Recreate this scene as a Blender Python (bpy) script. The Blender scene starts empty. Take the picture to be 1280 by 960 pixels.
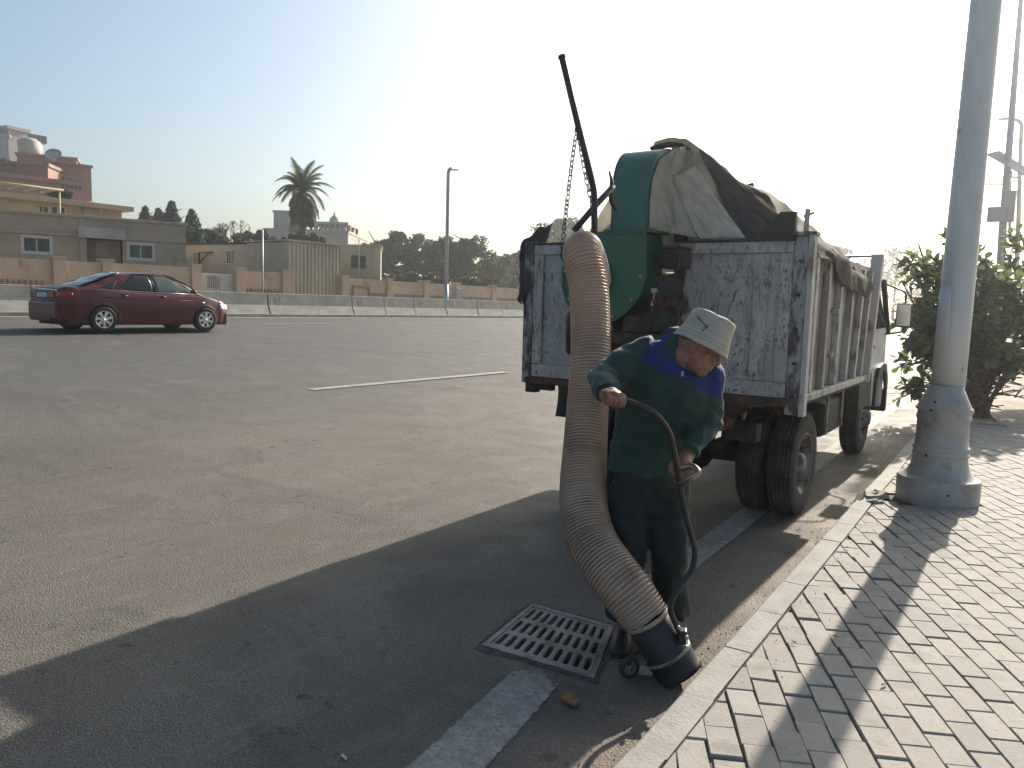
import bpy, bmesh, math, random
from mathutils import Vector, Matrix, noise
R_ = math.radians
PI = math.pi
random.seed(7)
SC = bpy.context.scene
COL = SC.collection
# ---------------------------------------------------------------- camera
cam_d = bpy.data.cameras.new("camera")
cam = bpy.data.objects.new("camera", cam_d); COL.objects.link(cam)
cam_d.sensor_width = 36; cam_d.lens = 27.0; cam_d.clip_end = 2000; cam_d.clip_start = 0.05
yaw, pitch, roll = R_(36.0), R_(5.9), R_(1.6)
fwd = Vector((-math.sin(yaw)*math.cos(pitch), math.cos(yaw)*math.cos(pitch), -math.sin(pitch)))
rt = Vector((math.cos(yaw), math.sin(yaw), 0)); up = rt.cross(fwd)
CR = rt*math.cos(roll) + up*math.sin(roll); CU = -rt*math.sin(roll) + up*math.cos(roll)
EYE = Vector((0, 0, 1.6))
M = Matrix((CR, CU, -fwd)).transposed().to_4x4(); M.translation = EYE
cam.matrix_world = M
SC.camera = cam
# ---------------------------------------------------------------- sky and sun
SUN_EL, SUN_AZ = R_(28.2), R_(-1.7)            # azimuth from +Y towards +X
world = bpy.data.worlds.new("World"); SC.world = world; world.use_nodes = True
wn = world.node_tree; bg = wn.nodes['Background']
sky = wn.nodes.new('ShaderNodeTexSky'); sky.sky_type = 'NISHITA'; sky.sun_disc = False
sky.sun_elevation = SUN_EL; sky.sun_rotation = SUN_AZ
sky.air_density = 1.0; sky.dust_density = 3.4; sky.ozone_density = 1.4; sky.altitude = 0
tint = wn.nodes.new('ShaderNodeMix'); tint.data_type = 'RGBA'; tint.blend_type = 'MULTIPLY'; tint.inputs[0].default_value = 1; tint.inputs[7].default_value = (.97, 1.03, 1.0, 1)   # dusty Cairo air: a little greener
wn.links.new(sky.outputs[0], tint.inputs[6]); wn.links.new(tint.outputs[2], bg.inputs[0]); bg.inputs[1].default_value = 0.093
sun_d = bpy.data.lights.new("sun", 'SUN'); sun_d.energy = 5.0; sun_d.angle = R_(0.55); sun_d.color = (1.0, 0.905, 0.77)
sun = bpy.data.objects.new("sun", sun_d); COL.objects.link(sun)
sdir = Vector((math.sin(SUN_AZ)*math.cos(SUN_EL), math.cos(SUN_AZ)*math.cos(SUN_EL), math.sin(SUN_EL)))
sun.rotation_euler = sdir.to_track_quat('Z', 'Y').to_euler(); sun.location = (0, 0, 30)
SC.view_settings.view_transform = 'Standard'; SC.view_settings.look = 'None'
SC.view_settings.exposure = 0.85; SC.view_settings.gamma = 1
SC.cycles.max_bounces = 6; SC.cycles.volume_bounces = 0; SC.cycles.use_denoising = True
SC.cycles.transparent_max_bounces = 12

# ---------------------------------------------------------------- helpers
def rnd(a, b): return random.uniform(a, b)
def tagit(o, label=None, cat=None, group=None, kind=None):
    if label: o['label'] = label
    if cat: o['category'] = cat
    if group: o['group'] = group
    if kind: o['kind'] = kind
    return o
def thing(name, label, cat, loc=(0, 0, 0), rz=0, group=None):
    o = bpy.data.objects.new(name, None); COL.objects.link(o)
    o.location = loc; o.rotation_euler = (0, 0, rz); o.empty_display_size = 0.2
    o['_m'] = 0
    del o['_m']
    return tagit(o, label, cat, group)
def wmat(o):
    m = Matrix.Identity(4)
    while o:
        m = o.matrix_basis @ m if o.parent is None else (o.matrix_basis @ m)
        o = o.parent
    return m
class MB:
    def __init__(s): s.v = []; s.f = []; s.mi = []; s.sm = []
    def add(s, vs, fs, mi=0, sm=False):
        b = len(s.v); s.v += [Vector(x) for x in vs]
        for f in fs: s.f.append([b+i for i in f]); s.mi.append(mi); s.sm.append(sm)
        return s
    def box(s, a, b, mi=0, m=None, tw=None):
        x0, y0, z0 = a; x1, y1, z1 = b
        vs = [Vector(p) for p in ((x0,y0,z0),(x1,y0,z0),(x1,y1,z0),(x0,y1,z0),(x0,y0,z1),(x1,y0,z1),(x1,y1,z1),(x0,y1,z1))]
        if m: vs = [m @ v for v in vs]
        return s.add(vs, [(0,3,2,1),(4,5,6,7),(0,1,5,4),(1,2,6,5),(2,3,7,6),(3,0,4,7)], mi)
    def cbox(s, c, size, mi=0, rz=0, rx=0, ry=0, bev=0):
        m = Matrix.Translation(c) @ Matrix.Rotation(rz,4,'Z') @ Matrix.Rotation(ry,4,'Y') @ Matrix.Rotation(rx,4,'X')
        h = [x/2 for x in size]
        if bev:
            vs=[]; b=bev
            # chamfered top box: cheap paver shape
            for z,i in ((-h[2],0),(h[2]-b,0),(h[2],b)):
                for sx,sy in ((-1,-1),(1,-1),(1,1),(-1,1)): vs.append(m@Vector((sx*(h[0]-i),sy*(h[1]-i),z)))
            fs=[(0,3,2,1),(8,9,10,11)]
            for k in (0,4):
                for j in range(4): fs.append((k+j,k+(j+1)%4,k+4+(j+1)%4,k+4+j))
            return s.add(vs,fs,mi)
        return s.box([-x for x in h], h, mi, m)
    def tube(s, pts, r, seg=10, mi=0, cap=True, sm=True, closed=False):
        pts = [Vector(p) for p in pts]; n = len(pts)
        rs = r if isinstance(r, (list, tuple)) else [r]*n
        t0 = (pts[1]-pts[0]).normalized()
        a = Vector((0,0,1)) if abs(t0.z) < 0.9 else Vector((1,0,0))
        nrm = (a - t0*a.dot(t0)).normalized(); rings = []
        for i, p in enumerate(pts):
            if closed: t = (pts[(i+1)%n]-pts[i-1]).normalized()
            else: t = (pts[min(i+1,n-1)]-pts[max(i-1,0)]).normalized()
            nrm = (nrm - t*nrm.dot(t)).normalized(); bn = t.cross(nrm)
            rings.append([p + (nrm*math.cos(2*PI*k/seg)+bn*math.sin(2*PI*k/seg))*rs[i] for k in range(seg)])
        return s.loft(rings, mi, cap, sm, closed)
    def loft(s, rings, mi=0, cap=True, sm=True, closed=False):
        b = len(s.v); seg = len(rings[0]); n = len(rings)
        for rg in rings: s.v += [Vector(p) for p in rg]
        for i in range(n if closed else n-1):
            j = (i+1) % n
            for k in range(seg):
                l = (k+1) % seg
                s.f.append([b+i*seg+k, b+i*seg+l, b+j*seg+l, b+j*seg+k]); s.mi.append(mi); s.sm.append(sm)
        if cap and not closed:
            s.f.append([b+k for k in range(seg)][::-1]); s.mi.append(mi); s.sm.append(False)
            s.f.append([b+(n-1)*seg+k for k in range(seg)]); s.mi.append(mi); s.sm.append(False)
        return s
    def lathe(s, prof, c=(0,0,0), axis=(0,0,1), seg=32, mi=0, cap=True, sm=True):
        ax = Vector(axis).normalized(); c = Vector(c)
        a = Vector((1,0,0)) if abs(ax.x) < 0.9 else Vector((0,1,0))
        e1 = (a-ax*a.dot(ax)).normalized(); e2 = ax.cross(e1)
        rings = [[c+ax*h+(e1*math.cos(2*PI*k/seg)+e2*math.sin(2*PI*k/seg))*r for k in range(seg)] for r, h in prof]
        return s.loft(rings, mi, cap, sm)
    def prism(s, poly, vec, mi=0):
        n = len(poly); vec = Vector(vec); P = [Vector(p) for p in poly]
        b = len(s.v); s.v += P + [p+vec for p in P]
        s.f.append([b+i for i in range(n)][::-1]); s.f.append([b+n+i for i in range(n)]); s.mi += [mi, mi]; s.sm += [False, False]
        for i in range(n):
            j = (i+1) % n; s.f.append([b+i, b+j, b+n+j, b+n+i]); s.mi.append(mi); s.sm.append(False)
        return s
    def grid(s, fn, nu, nv, mi=0, sm=True, thick=0):
        def put(off):
            b = len(s.v)
            for j in range(nv+1):
                for i in range(nu+1): s.v.append(Vector(fn(i/nu, j/nv)) + off)
            return b
        b = put(Vector((0,0,0)))
        for j in range(nv):
            for i in range(nu):
                q = b+j*(nu+1)+i
                s.f.append([q, q+1, q+nu+2, q+nu+1]); s.mi.append(mi if not callable(mi) else mi((i+.5)/nu, (j+.5)/nv)); s.sm.append(sm)
        return s
    def build(s, name, mats, parent=None, local=False, bevel=0, label=None, kind=None, recalc=True, solid=0):
        me = bpy.data.meshes.new(name)
        me.from_pydata([tuple(v) for v in s.v], [], s.f)
        if not isinstance(mats, (list, tuple)): mats = [mats]
        for m in mats: me.materials.append(m)
        me.polygons.foreach_set('material_index', s.mi); me.polygons.foreach_set('use_smooth', s.sm)
        if recalc or bevel:
            bm = bmesh.new(); bm.from_mesh(me)
            if recalc: bmesh.ops.recalc_face_normals(bm, faces=bm.faces)
            bm.to_mesh(me); bm.free()
        me.update()
        o = bpy.data.objects.new(name, me); COL.objects.link(o)
        if parent:
            o.parent = parent
            if not local: me.transform(wmat(parent).inverted())
        if solid:
            md = o.modifiers.new('thickness', 'SOLIDIFY'); md.thickness = solid; md.offset = 0
        if bevel:
            md = o.modifiers.new('bevel', 'BEVEL'); md.width = bevel; md.segments = 2; md.limit_method = 'ANGLE'; md.angle_limit = R_(40)
        return tagit(o, label, None, None, kind)
def struct(name, mb, mats, **k):
    o = mb.build(name, mats, **k); o['kind'] = 'structure'; return o
def copy_tree(o, parent=None):
    c = o.copy(); COL.objects.link(c); c.parent = parent
    for ch in list(o.children): copy_tree(ch, c)
    return c
def catmull(pts, n=6):
    P = [Vector(p) for p in pts]; out = []
    P = [P[0]*2-P[1]] + P + [P[-1]*2-P[-2]]
    for i in range(1, len(P)-2):
        for k in range(n):
            t = k/n
            out.append(0.5*((2*P[i])+(P[i+1]-P[i-1])*t+(2*P[i-1]-5*P[i]+4*P[i+1]-P[i+2])*t*t+(3*P[i]-P[i-1]-3*P[i+1]+P[i+2])*t**3))
    out.append(P[-2]); return out
def round_path(pts, r=0.05, n=5):
    P = [Vector(p) for p in pts]; out = [P[0]]
    for i in range(1, len(P)-1):
        a = (P[i-1]-P[i]); b = (P[i+1]-P[i]); rr = min(r, a.length*.45, b.length*.45)
        p0 = P[i]+a.normalized()*rr; p1 = P[i]+b.normalized()*rr
        for k in range(n+1):
            t = k/n; out.append(p0*(1-t)**2+P[i]*2*t*(1-t)+p1*t*t)
    out.append(P[-1]); return out

# ---------------------------------------------------------------- materials
def lin(c): return tuple(c)+(1,) if len(c) == 3 else c
def mat(name, col, rough=.7, metal=0, col2=None, scale=4, thr=(.4,.6), stretch=(1,1,1), bump=0, bscale=40, layers=(), spec=.5, trans=0, grain=0, gscale=200, coat=0, sub=0):
    m = bpy.data.materials.new(name); m.use_nodes = True; nt = m.node_tree; N = nt.nodes; L = nt.links
    p = N['Principled BSDF']; p.inputs['Roughness'].default_value = rough; p.inputs['Metallic'].default_value = metal
    p.inputs['Specular IOR Level'].default_value = spec; p.inputs['Coat Weight'].default_value = coat
    p.inputs['Base Color'].default_value = lin(col)
    if trans: p.inputs['Transmission Weight'].default_value = trans
    tc = N.new('ShaderNodeTexCoord')
    lay = ([(col2, scale, thr, stretch)] if col2 else []) + list(layers)
    cur = None
    for lyr in lay:
        c, sc, th, st = lyr[:4]
        mp = N.new('ShaderNodeMapping'); mp.inputs['Scale'].default_value = st; L.new(tc.outputs['Object'], mp.inputs[0])
        nz = N.new('ShaderNodeTexNoise'); nz.inputs['Scale'].default_value = sc; nz.inputs['Detail'].default_value = 7; nz.inputs['Roughness'].default_value = .62
        L.new(mp.outputs[0], nz.inputs['Vector'])
        rp = N.new('ShaderNodeMapRange'); rp.inputs[1].default_value = th[0]; rp.inputs[2].default_value = th[1]; L.new(nz.outputs[0], rp.inputs[0])
        mx = N.new('ShaderNodeMix'); mx.data_type = 'RGBA'
        if cur: L.new(cur, mx.inputs[6])
        else: mx.inputs[6].default_value = lin(col)
        fo = rp.outputs[0]
        if len(lyr) > 4:   # a broad mask so the wear gathers in places
            n2 = N.new('ShaderNodeTexNoise'); n2.inputs['Scale'].default_value = lyr[4]; n2.inputs['Detail'].default_value = 3; L.new(tc.outputs['Object'], n2.inputs['Vector'])
            r2 = N.new('ShaderNodeMapRange'); r2.inputs[1].default_value = .44; r2.inputs[2].default_value = .6; L.new(n2.outputs[0], r2.inputs[0])
            ml = N.new('ShaderNodeMath'); ml.operation = 'MULTIPLY'; L.new(fo, ml.inputs[0]); L.new(r2.outputs[0], ml.inputs[1]); fo = ml.outputs[0]
        mx.inputs[7].default_value = lin(c); L.new(fo, mx.inputs[0]); cur = mx.outputs[2]
    if grain:
        nz = N.new('ShaderNodeTexNoise'); nz.inputs['Scale'].default_value = gscale; nz.inputs['Detail'].default_value = 3; L.new(tc.outputs['Object'], nz.inputs['Vector'])
        rp = N.new('ShaderNodeMapRange'); rp.inputs[1].default_value = .3; rp.inputs[2].default_value = .7; rp.inputs[3].default_value = 1-grain; rp.inputs[4].default_value = 1+grain; L.new(nz.outputs[0], rp.inputs[0])
        mx = N.new('ShaderNodeMix'); mx.data_type = 'RGBA'; mx.blend_type = 'MULTIPLY'; mx.inputs[0].default_value = 1
        if cur: L.new(cur, mx.inputs[6])
        else: mx.inputs[6].default_value = lin(col)
        cb = N.new('ShaderNodeCombineColor')
        for i in range(3): L.new(rp.outputs[0], cb.inputs[i])
        L.new(cb.outputs[0], mx.inputs[7]); cur = mx.outputs[2]
    if cur: L.new(cur, p.inputs['Base Color'])
    if bump:
        nb = N.new('ShaderNodeTexNoise'); nb.inputs['Scale'].default_value = bscale; nb.inputs['Detail'].default_value = 5; L.new(tc.outputs['Object'], nb.inputs['Vector'])
        bp = N.new('ShaderNodeBump'); bp.inputs['Strength'].default_value = 1; bp.inputs['Distance'].default_value = bump; L.new(nb.outputs[0], bp.inputs['Height']); L.new(bp.outputs[0], p.inputs['Normal'])
    return m
def leafmat(name, col, col2, tr=.35, rough=.5, hue=None):
    m = mat(name, col, rough, 0, col2, 1.3, (.35,.65)); nt = m.node_tree; N = nt.nodes; L = nt.links
    p = N['Principled BSDF']; out = N['Material Output']; t = N.new('ShaderNodeBsdfTranslucent')
    t.inputs[0].default_value = lin(hue or tuple(min(1, c*1.6) for c in col))
    ms = N.new('ShaderNodeMixShader'); ms.inputs[0].default_value = tr; L.new(p.outputs[0], ms.inputs[1]); L.new(t.outputs[0], ms.inputs[2]); L.new(ms.outputs[0], out.inputs[0])
    return m
def clothmat(*a, tr=.3, **k):
    m = mat(*a, **k); nt = m.node_tree; N = nt.nodes; L = nt.links; p = N['Principled BSDF']; t = N.new('ShaderNodeBsdfTranslucent')
    src = p.inputs['Base Color'].links[0].from_socket; L.new(src, t.inputs[0]); ms = N.new('ShaderNodeMixShader'); ms.inputs[0].default_value = tr
    L.new(p.outputs[0], ms.inputs[1]); L.new(t.outputs[0], ms.inputs[2]); L.new(ms.outputs[0], N['Material Output'].inputs[0]); return m
M_ = {}
M_['white_dirty'] = mat('dirty_white_paint', (.45,.43,.41), .6, 0, (.34,.315,.295), 3, (.42,.62), (1,1,.6), .002, 30, layers=[((.35,.32,.295), 12, (.5,.62), (1,1,.25)), ((.20,.17,.15), 13, (.52,.66), (1.6,1,.5), 2.2), ((.13,.09,.07), 26, (.53,.60), (1.3,1,.5), 2.6), ((.075,.05,.04), 48, (.55,.62), (1,1,.6), 3.3), ((.16,.095,.065), 18, (.60,.72), (2.2,1,.10), 1.3), ((.12,.10,.085), 1.4, (.58,.75), (1,1,1.3))])
M_['white_side'] = mat('dusty_white_side_paint', (.42,.385,.345), .65, 0, (.28,.245,.21), 4, (.4,.6), (1,1,.3), .002, 30, layers=[((.20,.165,.135), 9, (.52,.66), (1,1,.25)), ((.13,.09,.065), 22, (.54,.62), (1,1,.35), 1.8), ((.08,.055,.04), 50, (.57,.64), (1,1,.6), 2.5)])
M_['post'] = mat('rusty_frame_paint', (.30,.29,.28), .7, 0, (.06,.05,.045), 14, (.46,.56), (1,1,.4), .003, 40)
M_['edge_white'] = mat('worn_white_edge_paint', (.44,.415,.375), .6, 0, (.20,.17,.14), 9, (.5,.6), (1,1,.5), .001, 40)
M_['dark'] = mat('black_grimy_metal', (.022,.021,.021), .75, 0, (.05,.043,.038), 8, (.5,.65), bump=.002)
M_['rust'] = mat('rust_brown_metal', (.11,.045,.03), .85, 0, (.04,.025,.02), 9, (.4,.6), bump=.003)
M_['rubber'] = mat('dusty_tyre_rubber', (.028,.027,.026), .85, 0, (.075,.068,.06), 5, (.45,.7), bump=.001)
M_['rim'] = mat('grey_dusty_steel', (.26,.25,.24), .6, .3, (.11,.09,.075), 8, (.45,.6))
M_['cab'] = mat('white_cab_paint', (.62,.62,.60), .4, 0, (.45,.43,.4), 3, (.45,.65), coat=.2)
M_['glass'] = mat('window_glass', (.05,.06,.06), .06, 0, spec=.8)
M_['green'] = mat('green_enamel_paint', (.005,.125,.06), .36, 0, (.006,.085,.045), 3, (.4,.65), bump=.0015, bscale=9, layers=[((.05,.075,.055), 6, (.52,.72), (1,1,.35)), ((.10,.10,.085), 16, (.60,.70), (1.5,1,.2), 2), ((.06,.045,.035), 60, (.62,.68), (1,1,1), 3)])
M_['green2'] = mat('dull_green_duct_paint', (.015,.115,.095), .5, 0, (.03,.14,.115), 3, (.4,.6), bump=.0015, bscale=8, layers=[((.10,.15,.125), 7, (.55,.72), (1,1,.3)), ((.05,.045,.035), 55, (.63,.69), (1,1,1), 3)])
M_['black'] = mat('black_painted_steel', (.018,.018,.02), .42, .2)
M_['steel'] = mat('bare_bright_steel', (.55,.53,.52), .3, 1)
M_['chain'] = mat('oxidised_chain_steel', (.06,.055,.055), .6, .5)
M_['tarp'] = mat('dark_grey_tarpaulin', (.05,.048,.046), .85, 0, (.10,.094,.086), 3, (.45,.7), bump=.006, bscale=9, layers=[((.035,.033,.03), 8, (.55,.7), (1,1,1))])
M_['canvas'] = clothmat('pale_stained_canvas', (.76,.72,.62), .9, 0, (.56,.52,.43), 3.5, tr=.65, thr=(.42,.62), stretch=(1,1,1.6), bump=.004, bscale=7, layers=[((.17,.145,.11), 5, (.58,.74), (1,1,.5))])
M_['asphalt_l'] = None
M_['concrete'] = mat('kerb_concrete', (.31,.295,.27), .85, 0, (.25,.235,.215), 5, (.4,.62), bump=.003, bscale=60, layers=[((.18,.16,.14), 11, (.62,.72), (1,1,1))], grain=.12)
M_['barrier'] = mat('grey_barrier_concrete', (.36,.345,.30), .9, 0, (.28,.27,.235), 1.6, (.4,.6), (1,1,2.5), bump=.004, bscale=20, layers=[((.15,.14,.12), 4, (.6,.7), (1,.6,.2))])
M_['pole'] = mat('silver_grey_pole_paint', (.58,.595,.595), .45, .15, (.47,.475,.47), 3, (.4,.65), (1,1,.4), bump=.0008, bscale=60, layers=[((.12,.105,.09), 9, (.66,.74), (1,1,.6))])
M_['pole_base'] = mat('grey_cast_pole_base', (.40,.395,.375), .5, .2, (.29,.28,.26), 3, (.4,.65), bump=.001, bscale=50, layers=[((.20,.17,.14), 6, (.58,.7), (1,1,.5)), ((.25,.20,.15), 14, (.6,.7), (1,1,.2), 3)])
M_['galv'] = mat('galvanised_steel', (.32,.33,.34), .5, .5)
def paver_mat(nm, a, b):
    return mat(nm, a, .85, 0, b, 9, (.35,.65), bump=.002, bscale=90, grain=.16, gscale=260, layers=[((.20,.185,.165), 5, (.55,.7), (1,1,1)), ((.17,.15,.13), 22, (.62,.72), (1,1,1), 1.5)])
PAV = [paver_mat('grey_paver_a', (.30,.276,.246), (.255,.236,.212)), paver_mat('grey_paver_b', (.32,.294,.262), (.275,.254,.228)), paver_mat('grey_paver_c', (.265,.248,.224), (.235,.22,.20))]
M_['sandjoint'] = mat('sandy_joint_fill', (.15,.125,.10), .95, 0, (.09,.075,.065), 12, (.4,.6), bump=.004, bscale=50)
M_['sand'] = mat('pale_dusty_soil', (.34,.29,.235), .95, 0, (.24,.20,.16), 2, (.4,.6), bump=.01, bscale=12, grain=.15)

# ---------------------------------------------------------------- ground profile
def zg(x): 
    if x > -4.5: return 0.0
    if x > -5.5: return .048*(-x-4.5)**2/2
    return min(0.048*(-5-x), .912)
def zroad(x): return min(zg(x), .912) if x > -24 else .912
# ---- road
def road_material():
    m = bpy.data.materials.new('dusty_asphalt'); m.use_nodes = True; nt = m.node_tree; N = nt.nodes; L = nt.links; p = N['Principled BSDF']
    tc = N.new('ShaderNodeTexCoord'); O = tc.outputs['Object']
    def nz(scale, det=6, st=(1,1,1), rough=.6, dist=0):
        mp = N.new('ShaderNodeMapping'); mp.inputs['Scale'].default_value = st; L.new(O, mp.inputs[0])
        n = N.new('ShaderNodeTexNoise'); n.inputs['Scale'].default_value = scale; n.inputs['Detail'].default_value = det; n.inputs['Roughness'].default_value = rough; n.inputs['Distortion'].default_value = dist; L.new(mp.outputs[0], n.inputs['Vector']); return n.outputs[0]
    def rng(x, a, b, c=0, d=1):
        r = N.new('ShaderNodeMapRange'); r.inputs[1].default_value = a; r.inputs[2].default_value = b; r.inputs[3].default_value = c; r.inputs[4].default_value = d; L.new(x, r.inputs[0]); return r.outputs[0]
    def mix(f, a, b, mode='MIX'):
        x = N.new('ShaderNodeMix'); x.data_type = 'RGBA'; x.blend_type = mode
        for s, i in ((f, 0), (a, 6), (b, 7)):
            if hasattr(s, 'links') : L.new(s, x.inputs[i])
            else: x.inputs[i].default_value = s if i == 0 else lin(s)
        return x.outputs[2]
    def math_(op, a, b):
        x = N.new('ShaderNodeMath'); x.operation = op
        for i, s in enumerate((a, b)):
            if hasattr(s, 'links'): L.new(s, x.inputs[i])
            else: x.inputs[i].default_value = s
        return x.outputs[0]
    sx = N.new('ShaderNodeSeparateXYZ'); L.new(O, sx.inputs[0]); X, Y = sx.outputs[0], sx.outputs[1]
    c = mix(rng(nz(.35, 5), .38, .62), (.088,.078,.067), (.114,.101,.086))
    c = mix(math_('MULTIPLY', rng(nz(1.1, 6, (1,.25,1)), .5, .7), .45), c, (.070,.065,.059))
    c = mix(math_('MULTIPLY', rng(X, -6.5, -13, 0, 1), .85), c, (.062,.065,.067))     # the far lanes are darker bitumen
    c = mix(math_('MULTIPLY', rng(nz(2.3, 8, (1,1,1), .7, 1.2), .62, .68), .5), c, (.048,.043,.038)) # stains
    c = mix(math_('MULTIPLY', rng(nz(.8, 8, (1,1,1), .65, .6), .56, .6), .35), c, (.122,.112,.097)) # pale worn patches
    # wheel-polished streaks along the lanes
    c = mix(math_('MULTIPLY', rng(nz(3, 4, (1.2,.03,1)), .52, .66), .3), c, (.062,.059,.054))
    # sandy dirt gathered along the kerb
    k = math_('ADD', X, math_('MULTIPLY', Y, .048)); k = math_('ADD', k, math_('MULTIPLY', nz(3.5, 6), .5))
    c = mix(math_('MULTIPLY', rng(k, -1.42, -.98), .85), c, (.17,.135,.105))
    # aggregate grain
    vo = N.new('ShaderNodeTexVoronoi'); vo.inputs['Scale'].default_value = 120; L.new(O, vo.inputs['Vector'])
    g = rng(vo.outputs['Color'], 0, 1, .72, 1.28); gc = N.new('ShaderNodeCombineColor')
    for i in range(3): L.new(g, gc.inputs[i])
    c = mix(1.0, c, gc.outputs[0], 'MULTIPLY')
    g2 = rng(nz(420, 2), .3, .7, .8, 1.2); gc2 = N.new('ShaderNodeCombineColor')
    for i in range(3): L.new(g2, gc2.inputs[i])
    c = mix(1.0, c, gc2.outputs[0], 'MULTIPLY')
    # pale aggregate flecks, dark drips and scuffs
    c = mix(math_('MULTIPLY', rng(nz(95, 3), .585, .65), .75), c, (.20,.185,.16))
    c = mix(math_('MULTIPLY', math_('MULTIPLY', rng(nz(9, 3, rough=.4), .655, .685), rng(nz(.9, 2), .45, .6)), .7), c, (.034,.031,.028))
    c = mix(math_('MULTIPLY', rng(nz(1.6, 9, (.35,1,1), .72, .8), .52, .60), .42), c, (.062,.056,.049))
    c = mix(math_('MULTIPLY', rng(nz(4.5, 9, (1,.5,1), .78, .5), .55, .63), .5), c, (.155,.14,.12))
    # hairline cracks
    w = N.new('ShaderNodeTexVoronoi'); w.feature = 'DISTANCE_TO_EDGE'; w.inputs['Scale'].default_value = .28
    ds = N.new('ShaderNodeMapping'); L.new(O, ds.inputs[0]); nn = N.new('ShaderNodeTexNoise'); nn.inputs['Scale'].default_value = 2.5; nn.inputs['Detail'].default_value = 6; L.new(O, nn.inputs['Vector'])
    ad = N.new('ShaderNodeVectorMath'); ad.operation = 'ADD'; L.new(O, ad.inputs[0]); L.new(nn.outputs['Color'], ad.inputs[1]); L.new(ad.outputs[0], w.inputs['Vector'])
    cr = math_('MULTIPLY', rng(w.outputs[0], .0, .004, 1, 0), rng(nz(.5), .5, .6)); c = mix(math_('MULTIPLY', cr, .6), c, (.04,.036,.033))
    L.new(c, p.inputs['Base Color'])
    L.new(rng(nz(2), .3, .7, .62, .85), p.inputs['Roughness']); p.inputs['Specular IOR Level'].default_value = .3
    bp = N.new('ShaderNodeBump'); bp.inputs['Distance'].default_value = .0036
    h = math_('ADD', vo.outputs['Distance'], math_('MULTIPLY', nz(60, 8, rough=.75), .9)); L.new(h, bp.inputs['Height']); L.new(bp.outputs[0], p.inputs['Normal'])
    return m
M_['road'] = road_material()
xs = [-24.0,-23,-21,-19,-17,-15,-13,-11,-9.4,-8,-7,-6,-5.5,-5.25,-5,-4.75,-4.5,-4,-3.2,-2.6,-2.17,-1.6,-1.3,-.9]
ys = [-12,-4,0,1.5,2.3,2.765,3.29,3.8,4.5,6,8,10,12,15,20,26,34,45,60,90,140,260,600]
GR = {(20,5):(-2.126,2.754), (21,5):(-1.557,2.798), (20,6):(-2.211,3.288), (21,6):(-1.744,3.319)}
mb = MB(); nx = len(xs)
for j, y in enumerate(ys):
    for i, x in enumerate(xs):
        if (i, j) in GR: gx, gy = GR[(i, j)]; mb.v.append(Vector((gx, gy, 0)))
        else:
            ym = min(y, 90)
            if x == -.9: xx = -1.0-.048*ym+.06
            elif x == -1.3: xx = -1.16-.048*ym
            else: xx = x-.048*max(ym-4,0)*(x+24)/23
            mb.v.append(Vector((xx, y, zroad(x))))
for j in range(len(ys)-1):
    for i in range(nx-1):
        if (i, j) == (20, 5): continue
        q = j*nx+i; mb.f.append([q, q+1, q+nx+1, q+nx]); mb.mi.append(0); mb.sm.append(True)
struct('road', mb, M_['road'], recalc=False)
# ---- far ground and everything under it
mb = MB(); mb.grid(lambda a, b: (-24-400*a**2, -60+700*b, .905), 12, 20); struct('far_ground', mb, M_['sand'], recalc=False)
mb = MB(); mb.add([(-1.2,-12,-.06),(60,-12,-.06),(60,600,-.06),(-30,600,-.06)], [(0,1,2,3)]); struct('soil', mb, M_['sand'], recalc=False)

# ---- painted markings (worn thermoplastic sheets 4 mm over the asphalt)
def paint_mat():
    m = mat('worn_white_road_paint', (.31,.30,.275), .8, 0, (.22,.21,.19), 14, (.4,.6), bump=.002, bscale=120, grain=.2, gscale=300, layers=[((.17,.155,.135), 60, (.52,.62), (1,1,1)),((.19,.175,.15), 3.5, (.50,.66), (1,1,1))])
    nt = m.node_tree; N = nt.nodes; L = nt.links; p = N['Principled BSDF']; tc = N.new('ShaderNodeTexCoord')
    # ragged ends and bare spots: alpha falls off where the noise is high
    n = N.new('ShaderNodeTexNoise'); n.inputs['Scale'].default_value = 22; n.inputs['Detail'].default_value = 12; n.inputs['Roughness'].default_value = .88; L.new(tc.outputs['Object'], n.inputs['Vector'])
    u = N.new('ShaderNodeUVMap'); s = N.new('ShaderNodeSeparateXYZ'); L.new(u.outputs[0], s.inputs[0])
    e = N.new('ShaderNodeMath'); e.operation = 'ADD'; L.new(n.outputs[0], e.inputs[0]); L.new(s.outputs[0], e.inputs[1])
    r = N.new('ShaderNodeMapRange'); r.inputs[1].default_value = .62; r.inputs[2].default_value = .72; r.inputs[3].default_value = 1; r.inputs[4].default_value = 0; L.new(e.outputs[0], r.inputs[0]); L.new(r.outputs[0], p.inputs['Alpha'])
    return m
M_['paint'] = paint_mat()
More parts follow.
